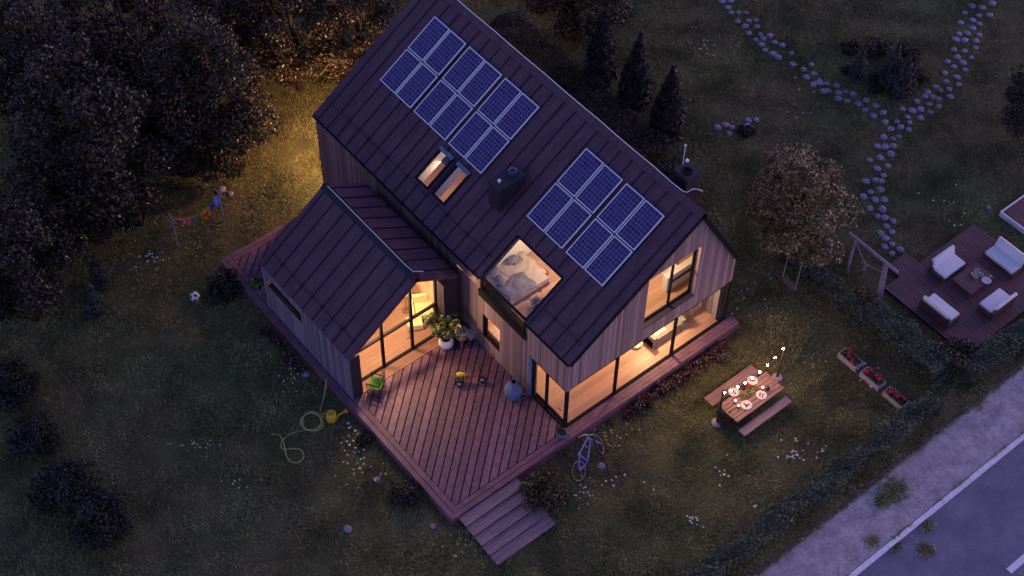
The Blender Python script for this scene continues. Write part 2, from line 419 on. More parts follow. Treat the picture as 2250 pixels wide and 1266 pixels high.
# roof
BW = (2.39, 5.0, 2.04)                       # bedroom roof glazing: y from, y to, slope length
SK = [(9.32, 10.02, 1.0, 2.42), (8.30, 8.98, 1.0, 2.42)]
ub = [-.07, 2.39, 5.0, 8.30, 8.98, 9.32, 10.02, LY + .07]; vb = [-.07, 1.0, 2.04, 2.42, sl]
holes = [(2.39, 5.0, -1, 2.04)] + SK
r = MB()
r.slab(RP(0, 0), (0, 1, 0), SU, SN, grid(ub, vb, holes), .2)
r.slab((XR, 0, ZR), (0, 1, 0), RU, RN, grid([-.07, LY + .07], [0, sr + .05]), .2)
k = 0
y = .32
def seam(y, s0, s1):
    c = RP(y, (s0 + s1) / 2, .016)
    R = Matrix((SU, (0, 1, 0), SN)).transposed()
    r.box(-(s1 - s0) / 2, -.017, -.02, (s1 - s0) / 2, .017, .02, 1, R, c)
while y < LY:
    hs = [(b[2], b[3]) for b in SK if b[0] - .05 < y < b[1] + .05] + ([(-1, 2.04)] if BW[0] - .05 < y < BW[1] + .05 else [])
    s0 = -.05
    for a, b in sorted(hs):
        if a - .12 > s0: seam(y, s0, a - .12)
        s0 = b + .12
    seam(y, s0, sl - .25)
    c = Vector((XR, y, ZR)) + RU * (sr / 2 + .1) + RN * .016
    r.box(-sr / 2 + .1, -.017, -.02, sr / 2 - .08, .017, .02, 1, Matrix((RU, (0, 1, 0), RN)).transposed(), c)
    y += .63
roof = r.build('roof', ['roof', 'seam'], house)
m = MB()
m.prism([RP(-.09, sl - .26, .03), RP(-.09, sl - .26, .045), Vector((XR, -.09, ZR + .07)), Vector((XR, -.09, ZR)) + RU * .26 + RN * .045, Vector((XR, -.09, ZR)) + RU * .26 + RN * .03, Vector((XR, -.09, ZR + .045))], (0, LY + .18, 0))
m.build('ridge_cap', 'roof', roof)
for a in (-.085, LY + .075):
    m = MB()     # verge trims along both gables
    R = Matrix((SU, (0, 1, 0), SN)).transposed()
    m.box(-sl / 2 - .08, -.02, -.14, sl / 2, .02, .035, 0, R, RP(a, sl / 2, -.06))
    R2 = Matrix((RU, (0, 1, 0), RN)).transposed()
    m.box(-sr / 2, -.02, -.14, sr / 2 + .06, .02, .035, 0, R2, Vector((XR, a, ZR)) + RU * sr / 2 - RN * .06)
    m.build('verge_trim', 'black', roof)
m = MB(); y = .63
while y < LY - .3:                # snow guards: small brackets and a thin bar near the eave
    if not (BW[0] - .2 < y < BW[1] + .2):
        R = Matrix((SU, (0, 1, 0), SN)).transposed()
        m.box(-.07, -.03, 0, .07, .03, .07, 0, R, RP(y - .31, .78, .02))
    y += 1.26
for a, b in ((.1, 2.2), (5.15, LY - .2)): m.tube([RP(a, .78, .06), RP(b, .78, .06)], .012, 5)
m.build('snow_guard', 'seam', roof)
m = MB()
for a, b in ((-.05, BW[0] - .03), (BW[1] + .03, LY + .05)): m.box(-.1, a, He - .12, -.03, b, He - .03)
m.build('gutter', 'black', house)
# walls
wl = MB().slab((0, 0, 0), (0, 1, 0), (0, 0, 1), (-1, 0, 0), grid([0, 1.93, 2.39, 3.87, 4.86, 5.0, LY], [-.38, 0, .8, 2.08, 2.36, 3.5, He - .16],
     [(0, 1.93, -.38, 2.36), (3.87, 4.86, .8, 2.08), (2.39, 5.0, 3.5, 9)]), .25)
wl.build('side_wall', 'clad_warmlit', house)
topf = lambda x: roofz(x) - .2
GW = (3.62, 6.16, 3.22, 6.02)
wf = MB().slab((0, -.004, 0), (1, 0, 0), (0, 0, 1), (0, -1, 0), grid([.253, GW[0], XR, GW[1], WX], [2.45, GW[2], GW[3], 99], [(GW[0], GW[1], GW[2], GW[3])], topf), .25)
wf.slab((0, -.004, 0), (1, 0, 0), (0, 0, 1), (0, -1, 0), [[(-.004, 2.36), (.253, 2.36), (.253, topf(.253)), (-.004, topf(0))]], .004 + .0)
wf.build('gable_wall', 'clad_x', house)
wb = MB().slab((0, LY, 0), (1, 0, 0), (0, 0, 1), (0, 1, 0), grid([.253, 3.0, XR, WX - .253], [-.38, .3, 2.3, 99], [(.253, 3.0, .3, 2.3)], topf), .25)
wb.build('gable_wall', 'clad_x', house)
MB().slab((WX, 0, 0), (0, 1, 0), (0, 0, 1), (1, 0, 0), grid([.25, LY], [-.38, He2 - .2]), .25).build('side_wall', 'clad_y', house)
# floors and room walls
MB().box(.255, .02, -.12, WX - .255, LY - .26, 0).build('ground_floor', 'floor', house)
MB().box(.255, .252, 2.47, WX - .255, LY - .26, 2.75).build('upper_floor', 'floor', house)
MB().box(.26, 5.7, .002, WX - .26, 5.8, 2.46).build('room_wall', 'white', house)
MB().box(.26, 5.7, 2.752, WX - .26, 5.8, 3.95).prism([(.3, 5.7, 3.96), (WX - .4, 5.7, 3.96), (XR, 5.7, ZR - .35)], (0, .1, 0)).build('room_wall', 'white', house)
MB().box(.26, 12, 2.752, WX - .26, 12.1, 4.2).build('room_wall', 'white', house)
# white parapet that stands behind the gable window
MB().box(5.68, .95, 2.752, 7.9, 1.2, 3.62).box(6.2, 1.2, 2.752, 6.4, 2.4, 3.62).build('parapet', 'white', house)
# gable window, set back in its opening
gw = MB(); a, b, c, d = GW; yy = .2
gw.box(a - .02, yy, c + .0, b + .02, yy + .07, c + .1); gw.box(a, yy, d - .09, b, yy + .07, d)
for x in (a, 5.0, b - .09): gw.box(x, yy + .002, c + .1, x + .09, yy + .068, d - .09)
gw.box(5.09, yy + .004, 4.55, b - .09, yy + .066, 4.64)
g = gw.build('gable_window', 'black', house)
MB().box(a + .02, yy + .03, c + .05, b - .02, yy + .04, d - .05).build('glass', 'glass', g)
MB().box(a, -.03, c - .04, b, yy, c + .012).build('sill', 'dark', g)
# ground floor glazing round the corner
m = MB()
for x, wd in ((0, .13), (2.46, .1), (5.4, .1), (8.14, .13)): m.box(x, .0 if x else -.004, .062, x + wd, .1, 2.37)
m.box(.004, .002, 0, WX, .098, .06); m.box(.13, .001, 2.38, WX, .25, 2.447)
g = m.build('front_glazing', 'black', house)
MB().box(.13, .045, .06, 8.14, .055, 2.38).build('glass', 'glass', g)
m = MB(); m.box(.0, .13, 0, .1, 1.93, .06); m.box(0, .1, 2.3, .1, 1.93, 2.36)
for y, wd in ((1.08, .1), (1.83, .1)): m.box(.002, y, .06, .098, y + wd, 2.3)
g = m.build('patio_door', 'black', house)
MB().box(.045, .13, .06, .055, 1.83, 2.3).build('glass', 'glass', g)
MB().box(-.05, .2, 1.0, .0, .225, 1.03).box(-.05, .2, 1.0, -.03, .34, 1.03).build('handle', 'black', g)
MB().box(-.05, 1.935, 0.0, -.004, 2.12, 2.36).build('door_jamb', 'blueclay', house)
# kitchen window
m = MB(); m.box(.1, 3.87, .8, .17, 4.86, .87); m.box(.1, 3.87, 2.01, .17, 4.86, 2.08)
m.box(.1, 3.87, .87, .17, 3.94, 2.01); m.box(.1, 4.79, .87, .17, 4.86, 2.01)
m.box(-.035, 4.83, .8, .1, 4.862, 2.08); m.box(-.03, 3.85, .77, .098, 4.84, .805)
g = m.build('kitchen_window', 'black', house)
MB().box(.13, 3.94, .87, .14, 4.79, 2.01).build('glass', 'glass', g)
MB().box(.262, 3.8, .8, .95, 4.9, .86).build('worktop', 'boxw', house)
# bedroom roof glazing folded over the eave
m = MB(); R = Matrix((SU, (0, 1, 0), SN)).transposed()
y0, y1, s1 = BW
m.box(0, -.04, -.22, s1, .04, .03, 0, R, RP(y0 + .02, 0)); m.box(0, -.04, -.22, s1, .04, .03, 0, R, RP(y1 - .02, 0))
m.box(s1 - .05, y0 + .06, -.2, s1 + .03, y1 - .06, .03, 0, R, RP(0, 0))
m.box(-.03, y0 + .062, -.06, .07, y1 - .062, .035, 0, R, RP(0, 0))
m.box(-.03, y0 - .02, 3.5, .07, y0 + .06, He - .06); m.box(-.03, y1 - .06, 3.5, .07, y1 + .02, He - .06)
m.box(-.032, y0 - .02, 3.44, .25, y1 + .02, 3.52); m.box(-.06, y0 - .05, 3.08, -.006, y1 + .1, 3.44)
g = m.build('roof_window', 'black', house)
m = MB(); m.box(.05, y0 + .05, -.02, s1 - .04, y1 - .05, -.01, 0, R, RP(0, 0)); m.box(.01, y0 + .06, 3.52, .02, y1 - .06, He - .06)
m.build('glass', 'glass', g)
for (a, b, s0, s1) in SK:
    m = MB()
    m.box(s0 - .06, a - .06, -.05, s0 + .03, b + .06, .06, 0, R, RP(0, 0)); m.box(s1 - .03, a - .06, -.05, s1 + .1, b + .06, .07, 0, R, RP(0, 0))
    m.box(s0 + .03, a - .06, -.05, s1 - .03, a + .03, .06, 0, R, RP(0, 0)); m.box(s0 + .03, b - .03, -.05, s1 - .03, b + .06, .06, 0, R, RP(0, 0))
    g = m.build('skylight', 'black', house)
    m = MB(); m.box(s0 + .02, a + .02, .02, s1 - .02, b - .02, .03, 0, R, RP(0, 0)); m.build('glass', 'glass', g)
    m = MB(); m.box(s1 - .02, a - .04, .07, s1 + .14, b + .04, .11, 0, R, RP(0, 0)); m.build('cover', 'blueclay', g)
    m = MB()     # white lining of the light shaft
    m.box(s0 + .02, b - .028, -.5, s1 - .02, b - .001, -.05, 0, R, RP(0, 0)); m.box(s0 + .02, a + .001, -.5, s1 - .02, a + .028, -.05, 0, R, RP(0, 0))
    m.box(s1 - .03, a + .03, -.5, s1 - .002, b - .03, -.05, 0, R, RP(0, 0))
    m.build('lining', 'white', g)
# chimneys
m = MB(); m.box(1.82, 6.22, 4.9, 3.05, 6.84, 6.5); m.box(1.78, 6.18, 6.502, 3.09, 6.88, 6.6)
for x in (2.1, 2.42, 2.74): m.box(x, 6.205, 5.3, x + .02, 6.222, 6.5)
ch = m.build('chimney', 'dark', house)
MB().lathe([(.15, 6.6), (.17, 6.8), (.18, 6.8), (.13, 6.8), (.12, 6.62)], (2.72, 6.55, 0)).build('flue', 'blueclay', ch, smooth=True)
MB().ball((2.05, 6.5, 6.72), .07).tube([(2.05, 6.5, 6.58), (2.05, 6.5, 6.7)], .02, 6).build('vent_cap', 'alu', ch)
m = MB(); m.box(6.42, 1.35, 6.6, 7.0, 2.0, 8.15); m.box(6.38, 1.31, 8.152, 7.04, 2.04, 8.25)
ch = m.build('chimney', 'dark', house)
MB().lathe([(.2, 8.25), (.2, 8.3), (.14, 8.3), (.13, 8.252)], (6.66, 1.62, 0)).build('flue', 'black', ch)
MB().ball((6.92, 1.93, 8.38), .07).build('vent_cap', 'alu', ch)
MB().tube([(6.78, 1.98, 8.2), (6.78, 1.98, 9.2)], .018, 6).ball((6.78, 1.98, 9.2), .045, 8, 6).build('lightning_rod', 'wire', ch)
# lightning cable along the ridge
pts = [(XR, LY - .1 - k * 1.0, ZR + .1 + (.025 if k % 3 == 1 else 0)) for k in range(15)] + [(XR + .02, 1.1, ZR + .1), (XR + .06, .95, ZR + .14), (XR + .3, .9, ZR + .2), (XR + .45, .75, ZR + .2), (XR + .62, .72, ZR + .02)]
MB().tube(pts, .015, 6).build('lightning_cable', 'wire', house)
MB().lathe([(.1, 0), (.1, .1), (.04, .16)], (XR - .1, LY - 1.1, ZR + .02)).build('cable_anchor', 'wire', house)
# solar panels: five pairs of columns, two rows
pm = MB(); W_, H_ = .968, 1.622
pm.box(.03, .03, .0, W_ - .03, H_ - .03, .03)
fm = MB()
fm.box(0, 0, -.01, W_, .036, .045); fm.box(0, H_ - .036, -.01, W_, H_, .045); fm.box(0, .036, -.01, .036, H_ - .036, .045); fm.box(W_ - .036, .036, -.01, W_, H_ - .036, .045)
p0 = pm.build('solar_panel', 'cells', house); f0 = fm.build('frame', 'alu', p0)
PR = Matrix(((0, -1, 0), SU, SN)).transposed().to_4x4()     # panel x runs towards the front gable
first = True
def pair(ytop):
    global first
    for c in range(2):
        for row in range(2):
            o = p0 if first else copy_tree(p0, house); first = False
            Mx = PR.copy(); Mx.translation = RP(ytop - c * 1.03, 2.79 + row * 1.68, .09); o.matrix_local = Mx
for kk in range(3): pair(7.9 + 6 * 1.0 + .09 + .298 - kk * (2.06 + .149) + .0)
for kk in range(2): pair(.965 + 4.06 + .149 - kk * (2.06 + .149))

# rooms are lit by ceiling lamps
pendant('black pendant lamp over the sofa in the living room', (5.4, 1.2, 2.46), .3, 430)
pendant('black pendant lamp near the patio door corner of the living room', (1.7, 2.6, 2.46), .3, 60)
pendant('black pendant lamp by the kitchen worktop', (1.5, 4.6, 2.46), .35, 150)
pendant('black pendant lamp above the bed', (3.1, 4.0, 5.6), .4, 170, (1, .72, .42))
pendant('black pendant lamp behind the gable window', (4.6, 1.6, 6.6), .4, 480)
pendant('black pendant lamp under the pair of skylights', (2.2, 9.9, 5.3), .3, 110, (1, .62, .36))
pendant('black pendant lamp in the back room beside the rear gable window', (1.7, 14.6, 2.46), .2, 300, (1, .6, .2))
m = MB(); m.box(.26, LY - .14, .3, 3.0, LY - .08, .36); m.box(.26, LY - .14, 2.24, 3.0, LY - .08, 2.3)
for x in (.262, 1.6, 2.93): m.box(x, LY - .139, .355, x + .06, LY - .081, 2.245)
g = m.build('rear_window', 'black', house)
MB().box(.3, LY - .12, .36, 3.0, LY - .11, 2.24).build('glass', 'glass', g)
wlp = thing('wall_lamp', 'lit wall lamp on the rear gable of the house', 'wall lamp', (1.5, LY + .02, 2.5))
MB().box(-.08, 0, -.1, .08, .03, .12).build('bracket', 'black', wlp)
MB().ball((0, .14, 0), .09).build('globe', 'lampglow', wlp, smooth=True)
lamp('lamp_light', (0, .5, 0), 1250, (1, .57, .28), .1).parent = wlp

# ------------------------------------------------------------------ garden room beside the house
annex = thing('garden_room', 'low gabled garden room with dark seam roof and glazed lit front', 'annex', (0, 0, 0))
AX0, AX1, AXR, AY0, AY1, AH, AZR, AH2 = -5.4, -.33, -2.2, 5.99, 11.77, 2.63, 4.87, 3.66
al = math.hypot(AXR - AX0, AZR - AH); AU = Vector(((AXR - AX0) / al, 0, (AZR - AH) / al)); AN = Vector((-AU.z, 0, AU.x))
ar = math.hypot(AX1 - AXR, AZR - AH2); BU = Vector(((AX1 - AXR) / ar, 0, (AH2 - AZR) / ar)); BN = Vector((-BU.z, 0, BU.x))
az = lambda x: AH + (AZR - AH) * (x - AX0) / (AXR - AX0) if x <= AXR else AZR + (AH2 - AZR) * (x - AXR) / (AX1 - AXR)
m = MB()
m.slab((AX0, 0, AH), (0, 1, 0), AU, AN, grid([AY0 - .05, AY1 + .05], [-.04, al]), .2)
m.slab((AXR, 0, AZR), (0, 1, 0), BU, BN, grid([AY0 - .05, AY1 + .05], [0, ar]), .2)
y = AY0 + .3
while y < AY1:
    m.box(-al / 2, -.02, -.02, al / 2 - .15, .02, .022, 1, Matrix((AU, (0, 1, 0), AN)).transposed(), Vector((AX0, y, AH)) + AU * al / 2 + AN * .016)
    m.box(-ar / 2 + .15, -.02, -.02, ar / 2, .02, .022, 1, Matrix((BU, (0, 1, 0), BN)).transposed(), Vector((AXR, y, AZR)) + BU * ar / 2 + BN * .016)
    y += .66
MB().box(-.5, 6.63, .01, -.4805, AY1 - .26, 3.3).build('wall_lining', 'floor', annex)
ro = m.build('roof', ['roof', 'seam'], annex)
m = MB(); R = Matrix((AU, (0, 1, 0), AN)).transposed()
for y in (7.0, 8.3, 9.6, 10.9): m.box(-.07, -.03, 0, .07, .03, .07, 0, R, Vector((AX0, y, AH)) + AU * .6 + AN * .02)
m.tube([Vector((AX0, AY0 + .15, AH)) + AU * .6 + AN * .06, Vector((AX0, AY1 - .15, AH)) + AU * .6 + AN * .06], .012, 5)
m.build('snow_guard', 'seam', ro)
MB().prism([Vector((AXR, AY0 - .06, AZR)) - AU * .2 + AN * .03, Vector((AXR, AY0 - .06, AZR + .06)), Vector((AXR, AY0 - .06, AZR)) + BU * .2 + BN * .03, Vector((AXR, AY0 - .06, AZR + .02))], (0, AY1 - AY0 + .12, 0)).build('ridge_cap', 'seam', ro)
MB().tube([(AXR, AY1 - .2, AZR + .1), (AXR, AY0 + .6, AZR + .1), (AXR + .04, AY0 + .2, AZR + .1), (AXR + .18, AY0 + .1, AZR + .12), (AXR + .34, AY0 + .02, AZR + .05)], .015, 6).build('lightning_cable', 'wire', ro)
m = MB().slab((AX0, 0, 0), (0, 1, 0), (0, 0, 1), (-1, 0, 0), grid([AY0, 9.15, 11.5, AY1], [.002, 1.5, 2.1, AH - .17], [(9.15, 11.5, 1.5, 2.1)]), .45)
m.build('side_wall', 'clad_y', annex)
MB().box(AX0 + .01, 9.152, 1.499, AX0 + .44, 11.498, 1.508).build('sill', 'black', annex)  # black sheet added so room light does not show on the ledge
MB().box(AX0 + .05, AY0 - .02, .004, AX0 + .48, AY0 - .003, 2.5).build('wall_end', 'dark', annex)
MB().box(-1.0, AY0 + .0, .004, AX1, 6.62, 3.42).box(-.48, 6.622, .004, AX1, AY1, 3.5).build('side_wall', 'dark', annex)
at_ = lambda x: az(x) - .2
MB().slab((0, AY1, 0), (1, 0, 0), (0, 0, 1), (0, 1, 0), grid([AX0 + .452, AXR, -.482], [.002, 99], (), at_), .25).build('gable_wall', 'clad_x', annex)
m = MB(); m.box(AX0 + .2, 9.15, 1.5, AX0 + .26, 11.5, 1.55); m.box(AX0 + .2, 9.15, 2.05, AX0 + .26, 11.5, 2.1); m.box(AX0 + .2, 9.15, 1.55, AX0 + .26, 9.2, 2.05); m.box(AX0 + .2, 11.45, 1.55, AX0 + .26, 11.5, 2.05)
g = m.build('ribbon_window', 'black', annex)
MB().box(AX0 + .22, 9.2, 1.55, AX0 + .23, 11.45, 2.05).build('glass', 'glass', g)
MB().box(AX0 + .0, 11.502, 1.5, AX0 + .19, 11.505, 2.1).build('lining', 'orange', g)  # orange colour stands for the far reveal being lit from inside
YG = 6.44; xa, xb = AX0 + .45, -1.0
m = MB(); m.box(xa, YG, .012, xb, YG + .1, .08); m.box(xa + .07, YG + .001, 1.86, xb - .07, YG + .099, 1.96)
m.box(xa, YG + .002, .08, xa + .07, YG + .098, at_(xa)); m.box(xb - .07, YG + .002, .08, xb, YG + .098, at_(xb))
for x in (-3.57, -2.2): m.box(x - .05, YG - .002, .08, x + .05, YG + .102, at_(x))
for (p, q) in ((xa, AXR), (AXR, xb)): m.prism([(p, YG + .003, at_(p)), (q, YG + .003, at_(q)), (q, YG + .003, at_(q) - .1), (p, YG + .003, at_(p) - .1)], (0, .094, 0))
g = m.build('front_glazing', 'black', annex)
MB().prism([(xa + .03, YG + .045, .05), (xb - .03, YG + .045, .05), (xb - .03, YG + .045, at_(xb) - .05), (AXR, YG + .045, at_(AXR) - .05), (xa + .03, YG + .045, at_(xa) - .05)], (0, .01, 0)).build('glass', 'glass', g)
MB().tube([(-2.32, YG - .05, 1.0), (-2.5, YG - .05, 1.0)], .015, 6).tube([(-2.32, YG + .0, 1.0), (-2.32, YG - .05, 1.0)], .015, 6).build('handle', 'black', g)
MB().box(xa, YG - .45, -.1, xb, YG + .03, .008).build('threshold', 'strip', annex)
MB().box(xa, YG + .032, -.1, xb, 6.624, .008).box(xa, 6.626, -.1, -.49, AY1 - .26, .008).build('floor', 'floor2', annex)
pd = pendant('black pendant lamp hanging in the garden room', (-2.7, 7.3, 4.2), .55, 680)
pd2 = pendant('added unseen pendant lamp behind the left panes of the garden room', (-3.9, 6.95, 3.45), .25, 420)  # added out of sight to throw more warm light on the deck
fl = thing('floor_lamp', 'floor lamp with pale round shade behind the armchair in the garden room', 'floor lamp', (-1.3, 8.15, .01))
MB().lathe([(.16, 0), (.16, .03), (.02, .04)], n=16).build('base', 'furn', fl); MB().tube([(0, 0, .03), (0, 0, 1.5)], .018, 6).build('pole', 'furn', fl)
MB().lathe([(.3, 1.2), (.22, 1.5), (.215, 1.5), (.295, 1.2)], n=24).build('shade', 'throw', fl, smooth=True); MB().ball((0, 0, 1.36), .09, 10, 8).build('bulb', 'lampglow', fl, smooth=True)
lamp('lamp_light', (0, 0, 1.12), 60, (1, .72, .34), .1).parent = fl

# ------------------------------------------------------------------ deck
DX0, DX1, DY0, DY1 = -5.65, 8.62, -.49, 14.93
deck = thing('deck', 'redwood deck with diagonal boards wrapped round the house corner', 'deck', (0, 0, 0))
MB().box(DX0 + .06, DY0 + .06, GZ, -.02, DY1 - .06, -.06).box(-.02, DY0 + .06, GZ, DX1 - .06, -.02, -.06).build('substructure', 'under', deck)
def clip(poly, x0, x1, y0, y1):
    for ax, lim, sg in ((0, x0, 1), (0, x1, -1), (1, y0, 1), (1, y1, -1)):
        out = []
        for a, b in zip(poly, poly[1:] + poly[:1]):
            ia, ib = sg * (a[ax] - lim) >= 0, sg * (b[ax] - lim) >= 0
            if ia: out.append(a)
            if ia != ib:
                t = (lim - a[ax]) / (b[ax] - a[ax]); out.append((a[0] + t * (b[0] - a[0]), a[1] + t * (b[1] - a[1])))
        poly = out
        if len(poly) < 3: return []
    return poly
m = MB(); th = math.radians(41); dx, dy = math.cos(th), math.sin(th); bw = .295
mats = []
for (x0, x1, y0, y1) in ((-5.2, -.02, -.06, 5.97), (-5.2, -.02, 11.8, 14.5), (-.02, .5, 0, 0)):
    if y1 <= y0: continue
    for k in range(-70, 70):
        o = k * bw
        q = [(-dy * (o + a) + dx * t, dx * (o + a) + dy * t) for a, t in ((.022, -40), (bw - .022, -40), (bw - .022, 40), (.022, 40))]
        q = clip(q, x0, x1, y0, y1)
        if q: m.prism([(x, y, -.035) for x, y in q], (0, 0, .035 - random.uniform(0, .006)))
    m.build('diagonal_boards', 'red_y', deck); m = MB()
# per-board tint comes from the island
mm = MT['red_y'].node_tree; g_ = mm.nodes.new('ShaderNodeNewGeometry'); hs = mm.nodes.new('ShaderNodeHueSaturation')
mrn = mm.nodes.new('ShaderNodeMapRange'); mrn.inputs['To Min'].default_value = .74; mrn.inputs['To Max'].default_value = 1.2
mm.links.new(g_.outputs['Random Per Island'], mrn.inputs['Value']); mm.links.new(mrn.outputs[0], hs.inputs['Value'])
src = mm.nodes['Principled BSDF'].inputs['Base Color'].links[0].from_socket
mm.links.new(src, hs.inputs['Color']); mm.links.new(hs.outputs[0], mm.nodes['Principled BSDF'].inputs['Base Color'])
m = MB()
for i in range(2):      # border boards along the outer edges and the threshold strips
    a = DX0 + .005 + i * .225; m.box(a, DY0 + .2, -.035, a + .2, DY1 - .0, .001)
for i in range(1): m.box(DX0 + .005, DY0 + .005, -.035, -.3, DY0 + .19, .002)
m.box(DX0 + .43, DY0 + .215, -.035, -.02, -.09, .001)
for i in range(3):
    a = DY0 + .005 + i * .158; m.box(-.28, a, -.035, DX1, a + .147, .003)
m.box(-5.19, 14.52, -.035, -.02, 14.72, .001); m.box(DX0 + .005, 14.74, -.035, -.02, DY1, .002)
m.build('border_boards', 'redstrip', deck)
m = MB(); m.box(DX0, DY0 + .0, GZ, DX0 + .04, DY1, -.036); m.box(DX0 + .042, DY0, GZ, DX1, DY0 + .04, -.036); m.box(DX1 - .04, DY0 + .042, GZ, DX1, 0, -.036); m.box(DX0 + .042, DY1 - .04, GZ, 0, DY1, -.036)
m.build('fascia', 'redstrip', deck)
# steps
st = thing('steps', 'wide wooden garden steps of five treads below the deck corner', 'steps', (-4.06, -1.6, GZ))
m = MB()
for k in range(5):
    z1 = .33 - k * .06; y1 = 1.09 - k * .452
    for h in range(2): m.box(-1.34, y1 - .452 + h * .222, z1 - .05, 1.34, y1 - .452 + h * .222 + .21, z1 - h * .002)
    ts = m
    t = ts.build('tread', 'step', st); m = MB()
MB().box(-1.3, -1.05, 0, -1.24, 1.05, .04).build('stringer', 'under', st); MB().box(1.24, -1.05, 0, 1.3, 1.05, .04).build('stringer', 'under', st)

# ------------------------------------------------------------------ ground, pavement, road
RY0, KY0, KY1, RB = -8.68, -10.72, -10.93, -18.0
MT['lawn'] = mat('lawn soil', (.06, .058, .024), .95, .1, scale=1.2, col2=(.13, .12, .046))
m = MB(); m.add([(-120, RY0 + .02, GZ), (160, RY0 + .02, GZ), (160, 160, GZ), (-120, 160, GZ)], [(0, 1, 2, 3)])
tag(m.build('ground', 'lawn', origin=(0, 0, GZ), recalc=False), kind='structure')
MT['pave'] = mat('sandy pavement', (.25, .20, .215), .9, .2, scale=1.6, col2=(.47, .41, .40), bump=.6)
MT['asph'] = mat('asphalt', (.135, .115, .155), .85, .25, scale=.9, col2=(.215, .19, .235), bump=.3)
MT['kerb'] = mat('pale kerb stone', (.66, .58, .64), .8, .2, scale=6, col2=(.84, .78, .80))
MT['paint'] = mat('road paint', (.8, .78, .76), .6, .2, scale=12, col2=(.68, .66, .66))
def speckle(m, amt, sc=60):
    nt = m.node_tree; n = nt.nodes; b = n['Principled BSDF']; s = b.inputs['Base Color'].links[0].from_socket
    nz = n.new('ShaderNodeTexNoise'); nz.inputs['Scale'].default_value = sc / 10; nz.inputs['Detail'].default_value = 10; nz.inputs['Roughness'].default_value = .8
    tc = n.new('ShaderNodeTexCoord'); nt.links.new(tc.outputs['Object'], nz.inputs['Vector'])
    mr = n.new('ShaderNodeMapRange'); mr.inputs['From Min'].default_value = .3; mr.inputs['From Max'].default_value = .7
    mr.inputs['To Min'].default_value = 1 - amt; mr.inputs['To Max'].default_value = 1 + amt
    nt.links.new(nz.outputs['Fac'], mr.inputs['Value'])
    hs = n.new('ShaderNodeHueSaturation'); nt.links.new(mr.outputs[0], hs.inputs['Value']); nt.links.new(s, hs.inputs['Color']); nt.links.new(hs.outputs[0], b.inputs['Base Color'])
speckle(MT['pave'], .4, 90); speckle(MT['asph'], .18, 90)
tag(MB().box(-60, KY0, GZ - .1, 90, RY0 + .05, GZ - .03).build('pavement', 'pave', origin=(0, -9.7, GZ - .1)), kind='structure')
tag(MB().add([(-60, KY1 + .02, GZ - .14), (90, KY1 + .02, GZ - .14), (90, -60, GZ - .14), (-60, -60, GZ - .14)], [(0, 1, 2, 3)]).build('road', 'asph', origin=(0, -15, GZ - .14), recalc=False), kind='structure')
m = MB(); x = -12.0
while x < 40:
    l = 1.0; m.box(x, KY1, GZ - .2, x + l - .012, KY0 - .03, GZ - .015 + random.uniform(-.006, .006)); x += l
tag(m.build('kerb', 'kerb', origin=(8, -10.8, GZ - .2)), kind='structure')
m = MB(); x0 = 8.68
for k in range(-2, 5): m.add([(x0 + k * 6, -14.3, GZ - .136), (x0 + k * 6 + 3, -14.3, GZ - .136), (x0 + k * 6 + 3, -14.06, GZ - .136), (x0 + k * 6, -14.06, GZ - .136)], [(0, 1, 2, 3)])
tag(m.build('road_marking', 'paint', origin=(8, -14.2, GZ - .136), recalc=False), kind='structure')
# weathered timber edging between verge and pavement
MT['edge'] = mat('dark edging timber', (.10, .062, .07), .8, .2, var=.5, scale=3)
m = MB(); x = -10
while x < 40:
    l = random.uniform(.8, 2.2); m.box(x, RY0 - .02, GZ - .1, x + l - .02, RY0 + .09, GZ + random.uniform(.0, .05)); x += l
tag(m.build('edging_board', 'edge', origin=(10, RY0, GZ - .1)), 'weathered dark timber edging between grass verge and pavement', 'edging')

# grass blades over the whole visible lawn
def inside_none(X, Y):
    ok = np.ones(len(X), bool)
    for (x0, x1, y0, y1) in ((-5.6, 8.6, -.45, 14.9), (-.1, 8.4, -.5, 16), (-5.3, -2.8, -2.65, 0), (14.65, 20.2, -7.1, -2.75), (21.45, 30, -9, -2.95)):
        ok &= ~((X > x0) & (X < x1) & (Y > y0) & (Y < y1))
    return ok
corn = [at(-120, -90), at(2370, -90), at(2370, 1360), at(-120, 1360)]
def in_view(X, Y):
    ok = np.ones(len(X), bool)
    for a, b in zip(corn, corn[1:] + corn[:1]): ok &= ((b.x - a.x) * (Y - a.y) - (b.y - a.y) * (X - a.x)) < 0
    return ok
N = 1900000
X = rng.uniform(-24, 40, N); Y = rng.uniform(RY0 + .06, 42, N)
k = inside_none(X, Y) & in_view(X, Y); X, Y = X[k], Y[k]
dens = np.sin(X * 1.3 + np.sin(Y * .9) * 2) * np.sin(Y * 1.1 + np.sin(X * .7) * 2)
k = rng.uniform(size=len(X)) < .62 + .38 * dens; X, Y = X[k], Y[k]; dens = dens[k]; N = len(X)
a = rng.uniform(0, 2 * PI, N); wd = rng.uniform(.010, .022, N); h = rng.uniform(.04, .13, N) * (1 + .5 * dens); la = rng.uniform(0, 2 * PI, N); ln = rng.uniform(.03, .13, N)
V = np.empty((N, 3, 3)); V[:, 0] = np.stack([X - np.cos(a) * wd, Y - np.sin(a) * wd, np.full(N, GZ)], 1)
V[:, 1] = np.stack([X + np.cos(a) * wd, Y + np.sin(a) * wd, np.full(N, GZ)], 1); V[:, 2] = np.stack([X + np.cos(la) * ln, Y + np.sin(la) * ln, GZ + h], 1)
MT['grass'] = mat_leaf('grass blades', [(.14, .13, .046), (.28, .26, .09), (.48, .44, .17)], .7, .6)
